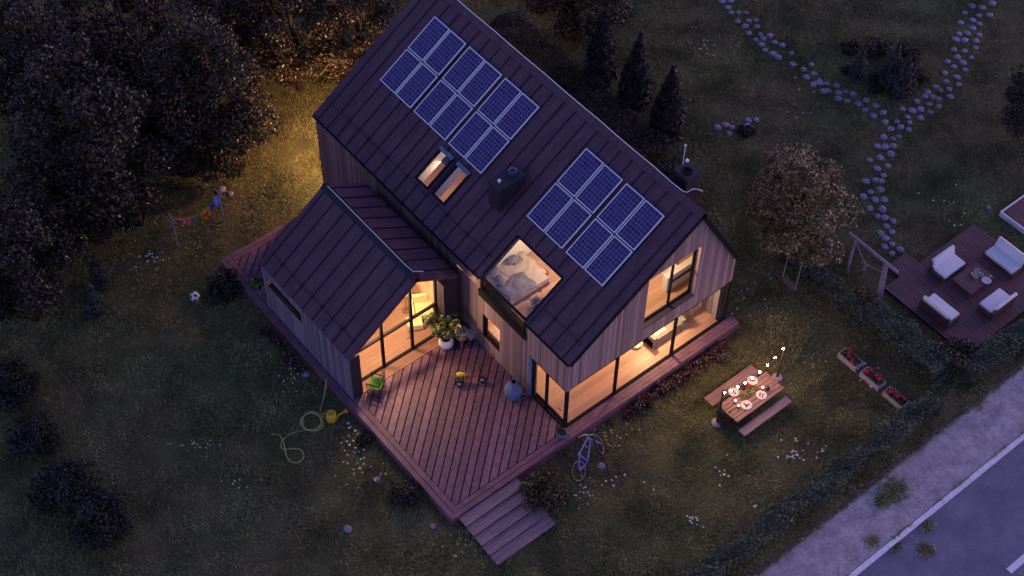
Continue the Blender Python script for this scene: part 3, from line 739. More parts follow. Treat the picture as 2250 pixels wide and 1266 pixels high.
def patchy(m, dark, amt, sc):
    nt = m.node_tree; n = nt.nodes; b = n['Principled BSDF']; src = b.inputs['Base Color'].links[0].from_socket
    g = n.new('ShaderNodeNewGeometry'); nz = n.new('ShaderNodeTexNoise'); nz.inputs['Scale'].default_value = sc; nz.inputs['Detail'].default_value = 5; nz.inputs['Distortion'].default_value = .6
    nt.links.new(g.outputs['Position'], nz.inputs['Vector'])
    mr = n.new('ShaderNodeMapRange'); mr.inputs['From Min'].default_value = .42; mr.inputs['From Max'].default_value = .66; mr.inputs['To Max'].default_value = amt
    nt.links.new(nz.outputs['Fac'], mr.inputs['Value'])
    x = n.new('ShaderNodeMix'); x.data_type = 'RGBA'; x.inputs['B'].default_value = (*dark, 1); nt.links.new(src, x.inputs['A']); nt.links.new(mr.outputs[0], x.inputs['Factor'])
    nt.links.new(x.outputs['Result'], b.inputs['Base Color'])
patchy(MT['grass'], (.29, .19, .09), .7, .22); patchy(MT['grass'], (.10, .135, .045), .8, .75); patchy(MT['grass'], (.075, .065, .033), .5, 1.6); patchy(MT['lawn'], (.11, .075, .04), .6, .35)
tag(mesh_np('lawn_grass', V.reshape(-1, 3), np.arange(3 * N).reshape(-1, 3), 'grass'), kind='stuff')
print('blades', N)
# moss and weeds on pavement, kerb and road
P = []
for (px, py, r, cnt) in ((1965, 1078, .5, 330), (1940, 1100, .3, 120), (2037, 1205, .28, 110), (2040, 1150, .22, 60), (1970, 1200, .2, 50), (1918, 1190, .25, 60), (2140, 880, .35, 120)):
    c = at(px, py); cnt = int(cnt * 2.2); q = rng.normal(size=(cnt, 2)) * r * .5; P.append(np.stack([c.x + q[:, 0] * 1.2, c.y + q[:, 1], np.full(cnt, GZ - .02 if c.y > KY1 else GZ - .13)], 1))
q = rng.uniform(0, 22, 700); q = q[np.sin(q * 2.1) + np.sin(q * 3.7 + 1) > .1]; P.append(np.stack([q, KY0 - .015 + rng.normal(size=len(q)) * .03, np.full(len(q), GZ - .02)], 1))
q = rng.uniform(-4, 24, 2600); P.append(np.stack([q, RY0 - .02 - np.abs(rng.normal(size=len(q))) * .06, np.full(len(q), GZ - .02)], 1))
P = np.concatenate(P); V, F = leaf_quads(P + [0, 0, .03], .115, asp=.4)
MT['moss'] = mat_leaf('moss and weeds', [(.12, .125, .04), (.24, .24, .07), (.40, .38, .13)], .8, 3)
tag(mesh_np('pavement_weeds', V, F, 'moss'), kind='stuff')

# ------------------------------------------------------------------ vegetation
def crown_mesh(rx, ry, rz, nc, per, cr, size, m, low=-1, asp=.5):
    P, O, C = clump_points(rx, ry, rz, nc, per, cr, low)
    V, F = leaf_quads(P, size, O, asp=asp)
    return V, F, C
def tree_proto(name, label, cat, rx, ry, rz, zc, nc, per, cr, size, m, tr=.2, low=-1, group=None, asp=.5):
    t = thing(name, label, cat, (0, 0, 0), 0, group)
    V, F, C = crown_mesh(rx, ry, rz, nc, per, cr, size, m, low, asp)
    mesh_np('crown', V + [0, 0, zc], F, m, t)
    b = MB(); b.tube([(0, 0, -.1), (.03, .02, zc * .45), (0, .05, zc), (.05, 0, zc + rz * .7)], [tr, tr * .8, tr * .5, tr * .12], 8)
    for c in random.sample(C, min(14, len(C))):
        s = Vector((0, .03, random.uniform(.45, .95) * zc)); e = Vector(c) + Vector((0, 0, zc))
        b.tube([s, s.lerp(e, .5) + Vector((0, 0, -.1)), e], [tr * .35, tr * .22, tr * .06], 5)
    b.build('trunk', 'bark', t, smooth=True)
    return t
def put(proto, first, loc, rz, sc, label):
    o = proto if first else copy_tree(proto)
    o.location = loc; o.rotation_euler = (0, 0, rz); o.scale = (sc, sc, sc) if not isinstance(sc, tuple) else sc
    o['label'] = label; return o
rng = np.random.default_rng(21)
A = tree_proto('broadleaf_tree', 'x', 'tree', 2.5, 2.5, 4.3, 4.75, 62, 480, .82, .165, 'leaf', .22, group='broadleaf trees at the forest edge')
B = tree_proto('broadleaf_tree', 'x', 'tree', 2.7, 2.5, 4.0, 4.4, 58, 500, .88, .165, 'leaf', .24, group='broadleaf trees at the forest edge')
spots = [(A, 452, 185, 4.6, .9, 'large broadleaf tree whose lit right side faces the yellow lawn patch behind the house'),
         (B, 205, 305, 4.4, 1.08, 'wide broadleaf tree at the forest edge behind the bunting of laundry'),
         (A, 15, 535, 4.2, .88, 'broadleaf tree at the left photo edge nearest the small pale conifers'),
         (B, 70, 130, 4.6, 1.05, 'broadleaf tree in the top left corner of the forest'),
         (A, 270, 50, 4.6, .95, 'broadleaf tree at the top photo edge left of centre of the forest'),
         (B, 640, 45, 3.6, .78, 'smaller brown leaved tree behind the far left roof edge'),
         (A, 775, 60, 3.4, .72, 'smallest brown leaved tree closest to the rear roof edge of the house'),
         (B, 1275, -95, 4.4, .95, 'tree just above the top photo edge with only its lowest leaves showing'),
         (A, 500, -60, 4.6, .9, 'dark tree at the top photo edge behind the large lit tree'),
         (B, 120, 420, 3.4, .7, 'low dark tree between the two leftmost forest crowns'),
         (A, 390, 240, 3.4, .78, 'shorter dark tree filling the gap left of the large lit tree')]
seen = set()
for i, (p, px, py, zc, sc, lab) in enumerate(spots):
    c = at(px, py, zc); put(p, id(p) not in seen, (c.x, c.y, GZ), i * 1.7, sc, lab); seen.add(id(p))
g = tree_proto('garden_tree', 'rounded garden tree with leaves in lit brownish gold beside the tree swing', 'tree', 1.75, 1.75, 2.5, 3.5, 50, 400, .62, .125, 'leafb', .16)
c = at(1763, 455, 3.0); g.location = (c.x, c.y, GZ); g.scale = (1.15, 1.15, 1.08)
t = tree_proto('garden_tree', 'dark bushy tree at the right photo edge beyond the stone path', 'tree', 1.6, 1.6, 2.2, 2.6, 36, 260, .6, .14, 'dkbush', .14)
c = at(2290, 235, 2.0); t.location = (c.x, c.y, GZ)

def conifer(name, label, h, r, n, m, size, group):
    t = thing(name, label, 'conifer', (0, 0, 0), 0, group)
    z = h * (1 - np.sqrt(rng.uniform(0.0, 1, n))); a = rng.uniform(0, 2 * PI, n)
    prof = r * np.minimum(1, (h - z) / h * 1.45) ** .9 * (.82 + .18 * np.sin(z * 9 + a * 2))
    q = prof * rng.uniform(.55, 1, n) ** .5
    P = np.stack([np.cos(a) * q, np.sin(a) * q, z + .1], 1); O = np.stack([np.cos(a), np.sin(a), np.full(n, .35)], 1)
    V, F = leaf_quads(P, size, O, asp=.55); mesh_np('foliage', V, F, m, t)
    MB().tube([(0, 0, -.05), (0, 0, h * .9)], [.09, .02], 6).build('trunk', 'bark', t)
    return t
cf = conifer('cone_conifer', 'x', 4.3, .78, 5200, 'conif', .17, 'cone conifers behind the house')
for i, (px, py, lab) in enumerate(((1318, 178, 'dark cone conifer furthest back of three behind the house ridge'), (1392, 228, 'dark cone conifer in the middle of three behind the house ridge'), (1462, 292, 'dark cone conifer nearest the chimney with the lightning rod'))):
    c = at(px, py); put(cf, i == 0, (c.x, c.y, GZ), i * 2.1, (1, 1, 1 - .04 * i), lab)
sc_ = conifer('small_conifer', 'x', 2.2, .42, 1500, 'conif2', .11, 'small pale conifers')
for i, (px, py, s, lab) in enumerate(((1882, 172, .85, 'small pale conifer standing alone at the left of the island bed'), (1950, 192, 1.2, 'tallest small pale conifer in the island bed'), (1974, 210, 1.15, 'front small pale conifer in the island bed'), (1994, 200, .8, 'small pale conifer at the right end of the island bed'),
                                      (228, 628, .95, 'small pale conifer on the left lawn further from the camera'), (214, 690, .95, 'small pale conifer on the left lawn nearer the camera'))):
    c = at(px, py); put(sc_, i == 0, (c.x, c.y, GZ), i * 1.3, (s * 1.15, s * 1.15, s), lab)

def bush(name, label, r, h, n, m, size, px=None, py=None, group=None, nc=14):
    t = thing(name, label, 'bush', (0, 0, 0), 0, group)
    P, O, C = clump_points(r * .75, r * .75, h * .42, nc, n // nc, r * .38)
    V, F = leaf_quads(P, size, O, asp=.6); V[:, 2] = np.maximum(V[:, 2] + h * .5, .01); mesh_np('foliage', V, F, m, t)
    b = MB()
    for c in C[:9]: b.tube([(0, 0, -.02), (c[0] * .5, c[1] * .5, h * .25), (c[0], c[1], c[2] + h * .5)], [.03, .02, .006], 5)
    b.build('stems', 'bark', t)
    if px is not None:
        c = at(px, py); t.location = (c.x, c.y, GZ)
    return t
db = bush('round_bush', 'x', 1.3, 1.9, 6500, 'dkbush', .12, group='round dark bushes on the left lawn', nc=40)
for i, (px, py, s, lab) in enumerate(((28, 875, .95, 'round dark bush cut by the left photo edge'), (92, 985, .92, 'second round dark bush from the left photo edge'), (152, 1092, 1.12, 'largest round dark bush third in the row on the left lawn'), (222, 1172, 1.05, 'round dark bush nearest the bottom photo edge'))):
    c = at(px, py); put(db, i == 0, (c.x, c.y, GZ), i * 1.9, s, lab)
bush('shrub', 'dark leafy shrub against the left end of the deck', .85, 1.0, 2000, 'dkbush', .12, 492, 642)
bush('shrub', 'reddish brown leafy shrub between the steps and the bicycle', 1.05, .85, 3400, 'shrub', .105, 1198, 1092)
bush('shrub', 'small dark shrub under the front left deck edge', .7, .6, 1400, 'dkbush', .1, 888, 1088)
bush('shrub', 'tiny dark shrub by the deck edge near the watering can', .4, .4, 700, 'dkbush', .09, 800, 972)
bush('shrub', 'golden brown leafy shrub below the terrace corner', 1.0, 1.15, 3200, 'shrub', .11, 2084, 792)
bush('shrub', 'small golden shrub by the swing frame post, further one', .42, .5, 800, 'leafb', .09, 1884, 652)
bush('shrub', 'small golden shrub by the swing frame post, nearer one', .36, .4, 700, 'leafb', .09, 1918, 672)
bush('shrub', 'small leafy shrub behind the back corner of the garden room', .4, .8, 900, 'plant', .1, 560, 640)
for (px, py, r, lab) in ((1868, 112, .55, 'low dark shrub at the back left of the island bed'), (1925, 118, .8, 'low wide dark shrub at the back of the island bed'), (1990, 128, .75, 'low dark shrub at the back right of the island bed'), (1862, 158, .4, 'tiny dark shrub at the left edge of the island bed'), (1925, 172, .5, 'low dark shrub in the middle of the island bed'), (2012, 180, .6, 'low dark shrub at the right of the island bed'), (1925, 200, .35, 'tiny dark shrub at the front of the island bed'), (1640, 292, .45, 'low dark shrub among the loose stones on the back lawn')):
    bush('low_shrub', lab, r, r * .7, int(1300 * r + 200), 'dkbush', .1, px, py)

def hedge(label, x0, x1, y0, y1, h, n, m='hedge', size=.09):
    t = thing('hedge', label, 'hedge', ((x0 + x1) / 2, (y0 + y1) / 2, GZ))
    hx, hy = (x1 - x0) / 2, (y1 - y0) / 2
    P = rng.uniform(-1, 1, (n, 3)); s = rng.integers(0, 5, n)
    P[:, 2] = (P[:, 2] + 1) / 2
    P[s <= 2, 2] = 1; f = rng.choice([-1, 1], n); ax = hx > hy
    P[s == 3, 1 if ax else 0] = f[s == 3]; P[s == 4, 0 if ax else 1] = f[s == 4]
    O = np.zeros((n, 3)); O[s <= 2, 2] = 1
    bump = 1 + .16 * np.sin(P[:, 0] * hx * 2.3 + P[:, 1] * hy * 1.7) * np.sin(P[:, 1] * hy * 2.9 + 1 + P[:, 0] * hx) + rng.normal(size=n) * .045
    rnd = rng.normal(size=(n, 3)) * [.03, .03, 0]
    Q = P * [hx, hy, h]; Q[:, 2] *= bump; Q += rnd
    wob = .1 * np.sin(Q[:, 0] * 1.9 + Q[:, 1] * 2.7) ; Q[:, 0 if not ax else 1] += wob
    V, F = leaf_quads(Q, size, O, asp=.6); V[:, 2] = np.maximum(V[:, 2], 0); mesh_np('foliage', V, F, m, t)
    b = MB(); L_ = max(hx, hy) * 2; k = max(3, int(L_ / .5))
    b.tube([(-hx * .96, 0, .06), (hx * .96, 0, .06)] if ax else [(0, -hy * .96, .06), (0, hy * .96, .06)], .05, 6)
    for i in range(k):
        u = (i + .5) / k * 2 - 1; p = Vector((u * hx * .95, random.uniform(-.3, .3) * hy, 0)) if ax else Vector((random.uniform(-.3, .3) * hx, u * hy * .95, 0))
        for j in range(4):
            q = p + Vector((random.uniform(-.25, .25), random.uniform(-.25, .25), h * .8)); b.tube([p, q], [.025, .008], 5)
    b.build('stems', 'bark', t); return t
hedge('long low clipped hedge along the street in front of the house lawn', -6, 11.75, -8.2, -7.4, .8, 20000)
hedge('clipped street hedge below the lounge terrace', 13.7, 24, -8.25, -7.35, .75, 10500)
hedge('tallest part of the side hedge beside the three flower boxes', 12.4, 13.6, -7.1, -3.15, .8, 8500)
hedge('low narrow part of the side hedge near the swing frame', 12.45, 13.25, -2.95, -.2, .5, 3600)
hedge('side hedge end closest to the garden tree', 12.6, 13.3, -.1, 1.2, .45, 1600)
hedge('dark hedge row behind the house along the ridge side', 11.3, 12.9, 7.0, 19.0, .85, 17000, 'dkbush')
hedge('short corner hedge between flower boxes and street hedge', 12.3, 13.2, -7.35, -7.12, .5, 700)

# daisies: every flower is a thing of its own
dz = MB()
for j in range(7):
    a = 2 * PI * j / 7
    dz.add([(0, 0, .12), (.045 * math.cos(a - .35), .045 * math.sin(a - .35), .125), (.062 * math.cos(a), .062 * math.sin(a), .118), (.045 * math.cos(a + .35), .045 * math.sin(a + .35), .125)], [(0, 1, 2, 3)])
dz.ball((0, 0, .125), .018, 6, 4, (1, 1, .5), 1); dz.tube([(0, 0, 0), (.01, 0, .12)], .004, 4, 2)
daisy = dz.build('daisy', ['petal', 'yolk', 'plant'], origin=(0, 0, 0), recalc=False)
dz2 = daisy.copy(); dz2.data = daisy.data.copy(); dz2.data.materials[0] = MT['petal2']; COL.objects.link(dz2)
used = {0: False, 1: False}
clusters = [
 (335, 570, 22, 17, 13, 0, 1.25, 'bright white daisy in the dense patch below the laundry line'),
 (330, 600, 50, 26, 16, 1, 1.0, 'dim ivory daisy around the white patch below the laundry line'),
 (440, 545, 45, 40, 14, 1, 1.0, 'dim ivory daisy under the laundry line'),
 (470, 430, 35, 25, 8, 0, .85, 'small white daisy behind the laundry line'),
 (780, 985, 22, 40, 26, 0, 1.0, 'white daisy in the drift left of the deck corner'),
 (800, 1045, 60, 40, 14, 0, .85, 'white daisy scattered below the drift by the deck'),
 (445, 985, 50, 14, 18, 0, .75, 'small white daisy in the loose patch left of the hose'),
 (520, 1065, 60, 40, 10, 0, .8, 'white daisy on the lower left lawn'),
 (1015, 1205, 35, 35, 16, 1, 1.1, 'dim ivory daisy beside the garden steps'),
 (1350, 965, 55, 24, 20, 1, 1.1, 'dim ivory daisy on the lawn in front of the long glazing'),
 (1275, 1085, 22, 24, 16, 0, .9, 'white daisy behind the reddish shrub below the bicycle'),
 (1360, 1065, 50, 22, 8, 0, .95, 'white daisy on the middle of the front lawn'),
 (1520, 1147, 24, 12, 12, 0, 1.0, 'white daisy in the tight patch near the bottom right lawn'),
 (1590, 1030, 16, 40, 9, 0, 1.0, 'white daisy in the line below the picnic bench'),
 (1745, 995, 35, 22, 24, 0, 1.0, 'white daisy in the drift near the street hedge'),
 (1808, 992, 12, 10, 6, 0, 1.0, 'white daisy closest to the street hedge'),
 (1660, 1112, 8, 6, 2, 0, 1.2, 'white daisy of the lone pair inside the street hedge'),
 (1550, 97, 32, 30, 18, 0, .9, 'white daisy on the back lawn beyond the cone conifers'),
 (1495, 250, 18, 70, 12, 0, 1.0, 'white daisy in the line beside the last cone conifer'),
 (1760, 200, 60, 50, 12, 0, 1.0, 'white daisy beside the left arm of the stone path'),
 (2080, 460, 70, 45, 10, 0, 1.05, 'white daisy on the lawn behind the terrace'),
 (1785, 800, 35, 30, 12, 1, 1.1, 'dim ivory daisy between the light pole and the flower boxes'),
 (1640, 655, 40, 40, 10, 0, .85, 'white daisy off the front right house corner'),
 (640, 835, 25, 50, 14, 0, .85, 'white daisy on the lawn left of the garden room'),
 (1910, 815, 22, 30, 6, 0, 1.2, 'white daisy between the flower boxes')]
for ci, (px, py, sx, sy, cnt, kind, sc, lab) in enumerate(clusters):
    for _ in range(cnt):
        for _try in range(20):
            c = at(px + random.gauss(0, sx * .6), py + random.gauss(0, sy * .6))
            if inside_none(np.array([c.x]), np.array([c.y]))[0] and c.y > RY0: break
        src = dz2 if kind else daisy
        o = src if not used[kind] else src.copy()
        if used[kind]: COL.objects.link(o)
        used[kind] = True
        s = sc * random.uniform(.5, .85); o.location = (c.x, c.y, GZ); o.scale = (s, s, .95); o.rotation_euler = (random.uniform(-.2, .2), random.uniform(-.2, .2), random.uniform(0, 6))
        tag(o, lab, 'daisy', lab.replace('daisy', 'daisies').replace('white daisies', 'white daisies'))

# flowering plants in the beds
def flower_plant(name, m, fm):
    t = thing(name, 'x', 'flowering plant')
    P, O, C = clump_points(.2, .2, .1, 9, 26, .12); V, F = leaf_quads(P, .1, O, asp=.45); V[:, 2] = np.maximum(V[:, 2] + .14, 0); mesh_np('leaves', V, F, m, t)
    b = MB()
    for _ in range(6):
        p = (random.gauss(0, .15), random.gauss(0, .15), random.uniform(.2, .32)); b.ball(p, .024, 6, 4)
        b.tube([(p[0] * .4, p[1] * .4, 0), p], .005, 4)
    b.build('blossoms', fm, t); return t
fa = flower_plant('bed_flower', 'maroon', 'dimred'); fb = flower_plant('bed_flower', 'maroon', 'pnk')
u = {0: 0, 1: 0}
bed = [(1372, 912, 0), (1385, 905, 0), (1398, 893, 1)] + [(1400 + i * 10.2 + random.uniform(-6, 6), 892 - i * 6.7 + random.uniform(-12, 14), i % 2) for i in range(19)]
for px, py, k in bed:
    c = at(px, py); p = fb if k else fa; o = p if not u[k] else copy_tree(p); u[k] += 1
    o.location = (c.x, min(c.y, -.85), GZ); o.rotation_euler = (0, 0, random.uniform(0, 6)); s = random.uniform(.8, 1.3); o.scale = (s, s, s)
    tag(o, 'maroon leaved bed plant with red blossoms along the front deck' if not k else 'maroon leaved bed plant with pale blossoms along the front deck', group='red bed flowers along the front deck' if not k else 'pale bed flowers along the front deck')
for i in range(14):
    c = at(575 + i * 7.6 + random.uniform(-8, 8), 725 + i * 7.2 + random.uniform(-10, 14)); k = i % 2; p = fb if k else fa; o = copy_tree(p)
    o.location = (min(c.x, -6.0), c.y, GZ); s = random.uniform(.6, .9); o.scale = (s, s, s); o.rotation_euler = (0, 0, random.uniform(0, 6))
    tag(o, 'maroon leaved bed plant with red blossoms beside the garden room' if not k else 'maroon leaved bed plant with pale blossoms beside the garden room', group='red bed flowers beside the garden room' if not k else 'pale bed flowers beside the garden room')

# stones
def stone_mesh(sd):
    random.seed(sd); b = MB(); b.ball((0, 0, .0), .185, 11, 7, (1, .86, .36), 0, .14); b.v = [(x + random.gauss(0, .008), y, max(z, -.03)) for x, y, z in b.v]
    return b.build('stepping_stone', 'stone', origin=(0, 0, 0), smooth=True)
protos = [stone_mesh(k) for k in (1, 2, 3)]; sused = [False] * 3
s4 = 3.7233
Lf = [(40,165),(50,215),(80,280),(155,290),(100,315),(40,325),(85,365),(195,345),(255,370),(115,410),(180,437),(222,467),(330,435),(342,525),(495,530),(430,567),(450,630),(515,603),(510,690),(555,678),(622,683),(595,745),(630,740),(705,700),(718,760),(775,748),(712,805),(785,825),(838,768),(878,848),(945,818),(1022,862),(935,897),(1003,945),(1080,920)]
Rt = [(1810,48),(1890,62),(1975,25),(1750,102),(1865,127),(1955,120),(1715,183),(1815,165),(1870,193),(1815,228),(1703,277),(1770,270),(1868,283),(1677,322),(1747,330),(1840,332),(1840,390),(1748,415),(1663,405),(1690,468),(1805,473),(1610,502),(1735,513),(1662,543),(1755,570),(1587,597),(1688,630),(1600,668),(1700,690),(1513,712),(1555,740),(1622,730),(1630,790),(1447,755),(1425,788),(1490,790),(1537,808),(1357,828),(1537,868),(1460,850),(1237,890),(1320,903),(1385,890),(1468,915),(1280,955),(1385,963)]
Tk = [(1098,998),(1143,1053),(1195,993),(1297,1002),(1222,1040),(1290,1060),(1085,1122),(1163,1133),(1213,1115),(1033,1195),(1100,1198),(1163,1193),(1143,1252)]
T2 = [(1145,70),(1055,97),(970,117),(1030,185),(1120,165),(1085,243),(940,292),(1020,280),(1065,290),(980,377),(1062,360),(918,415),(1015,440),(1090,440),(972,512),(1078,520),(1035,575),(1095,587),(1163,612),(1110,658),(1153,705),(1063,715),(1100,757),(1155,803),(1095,828),(1222,848),(1155,880)]
U3 = [(1860,60),(1888,102),(1945,102),(2005,105),(1940,172),(2030,168),(2003,212),(2030,270),(1810,10),(1875,5)]
K3 = [(2025,985),(2090,978),(1838,1022),(1775,1042),(1892,1040),(1872,1088),(2015,1030),(2058,1055),(2012,1083)]
pl = [((1650 + x / s4, y / s4), 'left') for x, y in Lf] + [((1650 + x / s4, y / s4), 'right') for x, y in Rt] + [((1650 + x / s4, y / s4), 'stem') for x, y in Tk] + [((1650 + x / s4, 320 + y / s4), 'stem') for x, y in T2] + [((1100 + x / s4, y / s4), 'left') for x, y in U3] + [((1100 + x / s4, y / s4), 'loose') for x, y in K3]
SL = {'left': 'flat rounded stepping stone on the left arm of the forked path', 'right': 'flat rounded stepping stone on the right arm of the forked path', 'stem': 'flat rounded stepping stone on the path stem leading to the terrace', 'loose': 'rounded stone in the loose cluster between conifers and path'}
for i, ((px, py), kd) in enumerate(pl):
    c = at(px, py, GZ + .05); k = i % 3; o = protos[k] if not sused[k] else protos[k].copy()
    if sused[k]: COL.objects.link(o)
    sused[k] = True; s = random.uniform(.8, 1.1); o.location = (c.x, c.y, GZ + .025); o.scale = (s, s, s); o.rotation_euler = (0, 0, random.uniform(0, 6))
    o.name = 'stepping_stone' if kd != 'loose' else 'field_stone'
    tag(o, SL[kd], 'stone', {'left': 'stones of the left path arm', 'right': 'stones of the right path arm', 'stem': 'stones of the path stem', 'loose': 'loose cluster stones'}[kd])
for px, py, s, lab in ((672, 823, 1.0, 'round stone on the grass left of the garden room wall'), (764, 1164, .95, 'lone round stone on the bottom lawn left of the steps'), (952, 1158, .65, 'small stone under the front deck corner'), (1321, 1026, .9, 'round stone on the lawn beside the bicycle'), (487, 418, 1.15, 'largest stone behind the laundry line'), (507, 427, .75, 'small pinkish stone behind the laundry line'), (828, 1056, .8, 'pale stone near the daisy drift by the deck'), (1825, 540, .6, 'small stone below the garden tree'), (2172, 458, .6, 'small stone behind the terrace')):
    o = protos[random.randrange(3)].copy(); COL.objects.link(o); c = at(px, py); o.location = (c.x, c.y, GZ + .03); o.scale = (s, s, s * 1.4); o.name = 'field_stone'
    if 'group' in o: del o['group']
    tag(o, lab, 'stone')

# ------------------------------------------------------------------ things on the deck
t = thing('potted_plant', 'bushy green plant in a white round pot beside the garden room glazing', 'plant', (-1.1, 5.8, 0))
MB().lathe([(.12, 0), (.24, .06), (.3, .22), (.27, .38), (.2, .46), (.17, .46), (.19, .4)], n=20).build('pot', 'potw', t, smooth=True)
MB().lathe([(.19, .40), (.02, .42)], n=14).build('soil', 'soil', t)
P, O, C = clump_points(.6, .58, .42, 26, 60, .22); V, F = leaf_quads(P, .15, O, asp=.42); mesh_np('leaves', V + [0.05, .12, 1.25], F, 'plant', t)
b = MB()
for c in C[:10]: b.tube([(0, 0, .4), (c[0] * .3, c[1] * .3, .8), (c[0] + .05, c[1] + .12, c[2] + 1.25)], [.025, .02, .006], 5)
b.build('stems', 'bark', t)
t = thing('side_table', 'low square wooden table with a draped cloth next to the potted plant', 'table', (-.42, 5.62, 0), .1)
MB().box(-.34, -.3, .4, .34, .3, .46).build('tabletop', 'picnic', t)
for sx in (-1, 1):
    for sy in (-1, 1): MB().box(sx * .3 - .03, sy * .26 - .03, 0, sx * .3 + .03, sy * .26 + .03, .4).build('leg', 'picnic', t)
cl = MB(); 
for i in range(7): cl.box(.05 + i * .045, -.34, .2 + .03 * (i % 2), .09 + i * .045, -.315, .47)
cl.box(.03, -.33, .465, .36, -.05, .475)
o = cl.build('throw_cloth', 'rug', origin=(0, 0, 0)); o.location = (-.42, 5.62, .0); o.rotation_euler = (0, 0, .1); tag(o, 'grey fringed cloth hanging over the low deck table', 'cloth')
t = thing('plate', 'white plate with dark red cake on the low deck table', 'plate', (-.42, 5.66, .475))
MB().lathe([(.1, 0), (.24, .03), (.25, .035), (.23, .04), (.1, .012)], n=24).build('dish', 'plate', t, smooth=True)
MB().ball((.04, -.03, .05), .085, 8, 6, (1, .8, .6)).build('food', 'food', t)
# toddler trike
t = thing('toddler_trike', 'yellow and black toddler tricycle with white wheel hubs on the deck boards', 'tricycle', (-1.42, 3.9, 0), -.72)
MB().box(-.5, -.1, .22, -.18, .1, .42).ball((-.36, 0, .44), .14, 10, 6, (1.2, .8, .5)).build('body', 'yellow', t)
m = MB()
for x in (-.46, -.36, -.26): m.box(x, -.11, .215, x + .045, .11, .425)
m.build('stripes', 'black', t)
MB().tube([(-.2, 0, .3), (.15, 0, .36), (.4, 0, .42)], .028, 8).tube([(.4, 0, .62), (.46, 0, .17)], .03, 8).tube([(-.4, -.24, .15), (-.4, .24, .15)], .02, 6).build('frame', 'dimred', t)
MB().tube([(.36, -.24, .66), (.4, 0, .62), (.36, .24, .66)], .025, 8).build('handlebar', 'black', t)
for x, y in ((-.4, -.24), (-.4, .24), (.46, 0)):
    w_ = MB().ring((x, y, .17), .125, .045, (1, 0, 0), (0, 0, 1), 20, 8).build('wheel', 'tyre', t, smooth=True)
    MB().tube([(x, y - .035, .17), (x, y + .035, .17)], .085, 14).build('hub', 'plate', w_)
# clay stove
t = thing('garden_stove', 'blue grey bulbous clay stove with dark openings by the house wall', 'stove', (-.58, 2.3, 0), .5)
MB().lathe([(.2, 0), (.22, .06), (.18, .1), (.3, .25), (.37, .45), (.34, .62), (.2, .78), (.13, .9), (.14, 1.02), (.1, 1.02), (.09, .9)], n=22).build('body', 'blueclay', t, smooth=True)
MB().tube([(-.1, -.3, .4), (-.13, -.385, .4)], [.16, .13], 14).lathe([(.09, 1.0), (.02, 1.0)], n=12).build('fire_opening', 'black', t)
MB().ring((-.13, -.372, .4), .15, .02, (.93, -.36, 0), (0, 0, 1), 18, 6).build('rim', 'blueclay', t)
t = thing('flower_bowl', 'dark green planted bowl at the glazed house corner', 'planter', (-.3, -.2, 0))
MB().lathe([(.12, 0), (.2, .12), (.22, .26), (.18, .26), (.17, .2)], n=16).build('bowl', 'blueclay', t, smooth=True)
P, O, C = clump_points(.14, .14, .12, 6, 30, .1); V, F = leaf_quads(P, .09, O); mesh_np('leaves', V + [0, 0, .32], F, 'dkbush', t)
# camp chair
t = thing('folding_chair', 'green canvas folding chair with thin dark frame in front of the garden room', 'chair', (-4.45, 5.78, 0), .55)
m = MB()
for i in range(6):
    for j in range(5):
        q = lambda a, b: (-.27 + a * .09, -.25 + b * .1, .47 - .05 * math.sin(PI * a / 6))
        m.add([q(i, j), q(i + 1, j), q(i + 1, j + 1), q(i, j + 1)], [(0, 1, 2, 3)])
m.build('seat', 'green', t, recalc=False)
MB().box(-.25, -.25, .62, .25, -.235, .86).build('backrest', 'green', t)
m = MB()
for sx in (-.27, .27):
    m.tube([(sx, -.27, 0), (sx, -.25, 1.0)], .014, 6); m.tube([(sx, .25, 0), (sx, .25, .66)], .014, 6); m.tube([(sx, -.25, .66), (sx, .28, .66)], .022, 6)
m.tube([(-.27, -.26, .03), (.27, -.25, .47)], .012, 6); m.tube([(.27, -.26, .03), (-.27, -.25, .47)], .012, 6)
m.tube([(-.27, .25, .03), (.27, .25, .47)], .012, 6); m.tube([(.27, .25, .03), (-.27, .25, .47)], .012, 6)
m.tube([(-.27, -.27, .02), (-.27, .25, .02)], .012, 6); m.tube([(.27, -.27, .02), (.27, .25, .02)], .012, 6)
m.build('frame', 'black', t)

# ------------------------------------------------------------------ things on the left lawn
t = thing('soccer_ball', 'white soccer ball with black patches on the left lawn', 'ball', (*at(428, 652, GZ + .2)[:2], GZ)); t.scale = (.86,) * 3
m = MB(); m.ball((0, 0, .24), .24, 24, 16); m.build('ball', 'ballw', t, smooth=True)
phi = (1 + 5 ** .5) / 2; ic = [Vector(v).normalized() for a in (1, -1) for b_ in (phi, -phi) for v in ((0, a, b_), (a, b_, 0), (b_, 0, a))]
m = MB()
for v in ic:
    u_ = v.orthogonal().normalized(); w_ = v.cross(u_)
    m.add([Vector((0, 0, .24)) + (v * .2475)] + [Vector((0, 0, .24)) + (v + (u_ * math.cos(2 * PI * k / 5) + w_ * math.sin(2 * PI * k / 5)) * .43).normalized() * .2455 for k in range(5)], [(0, 1 + k, 1 + (k + 1) % 5) for k in range(5)])
m.build('patches', 'tyre', t)
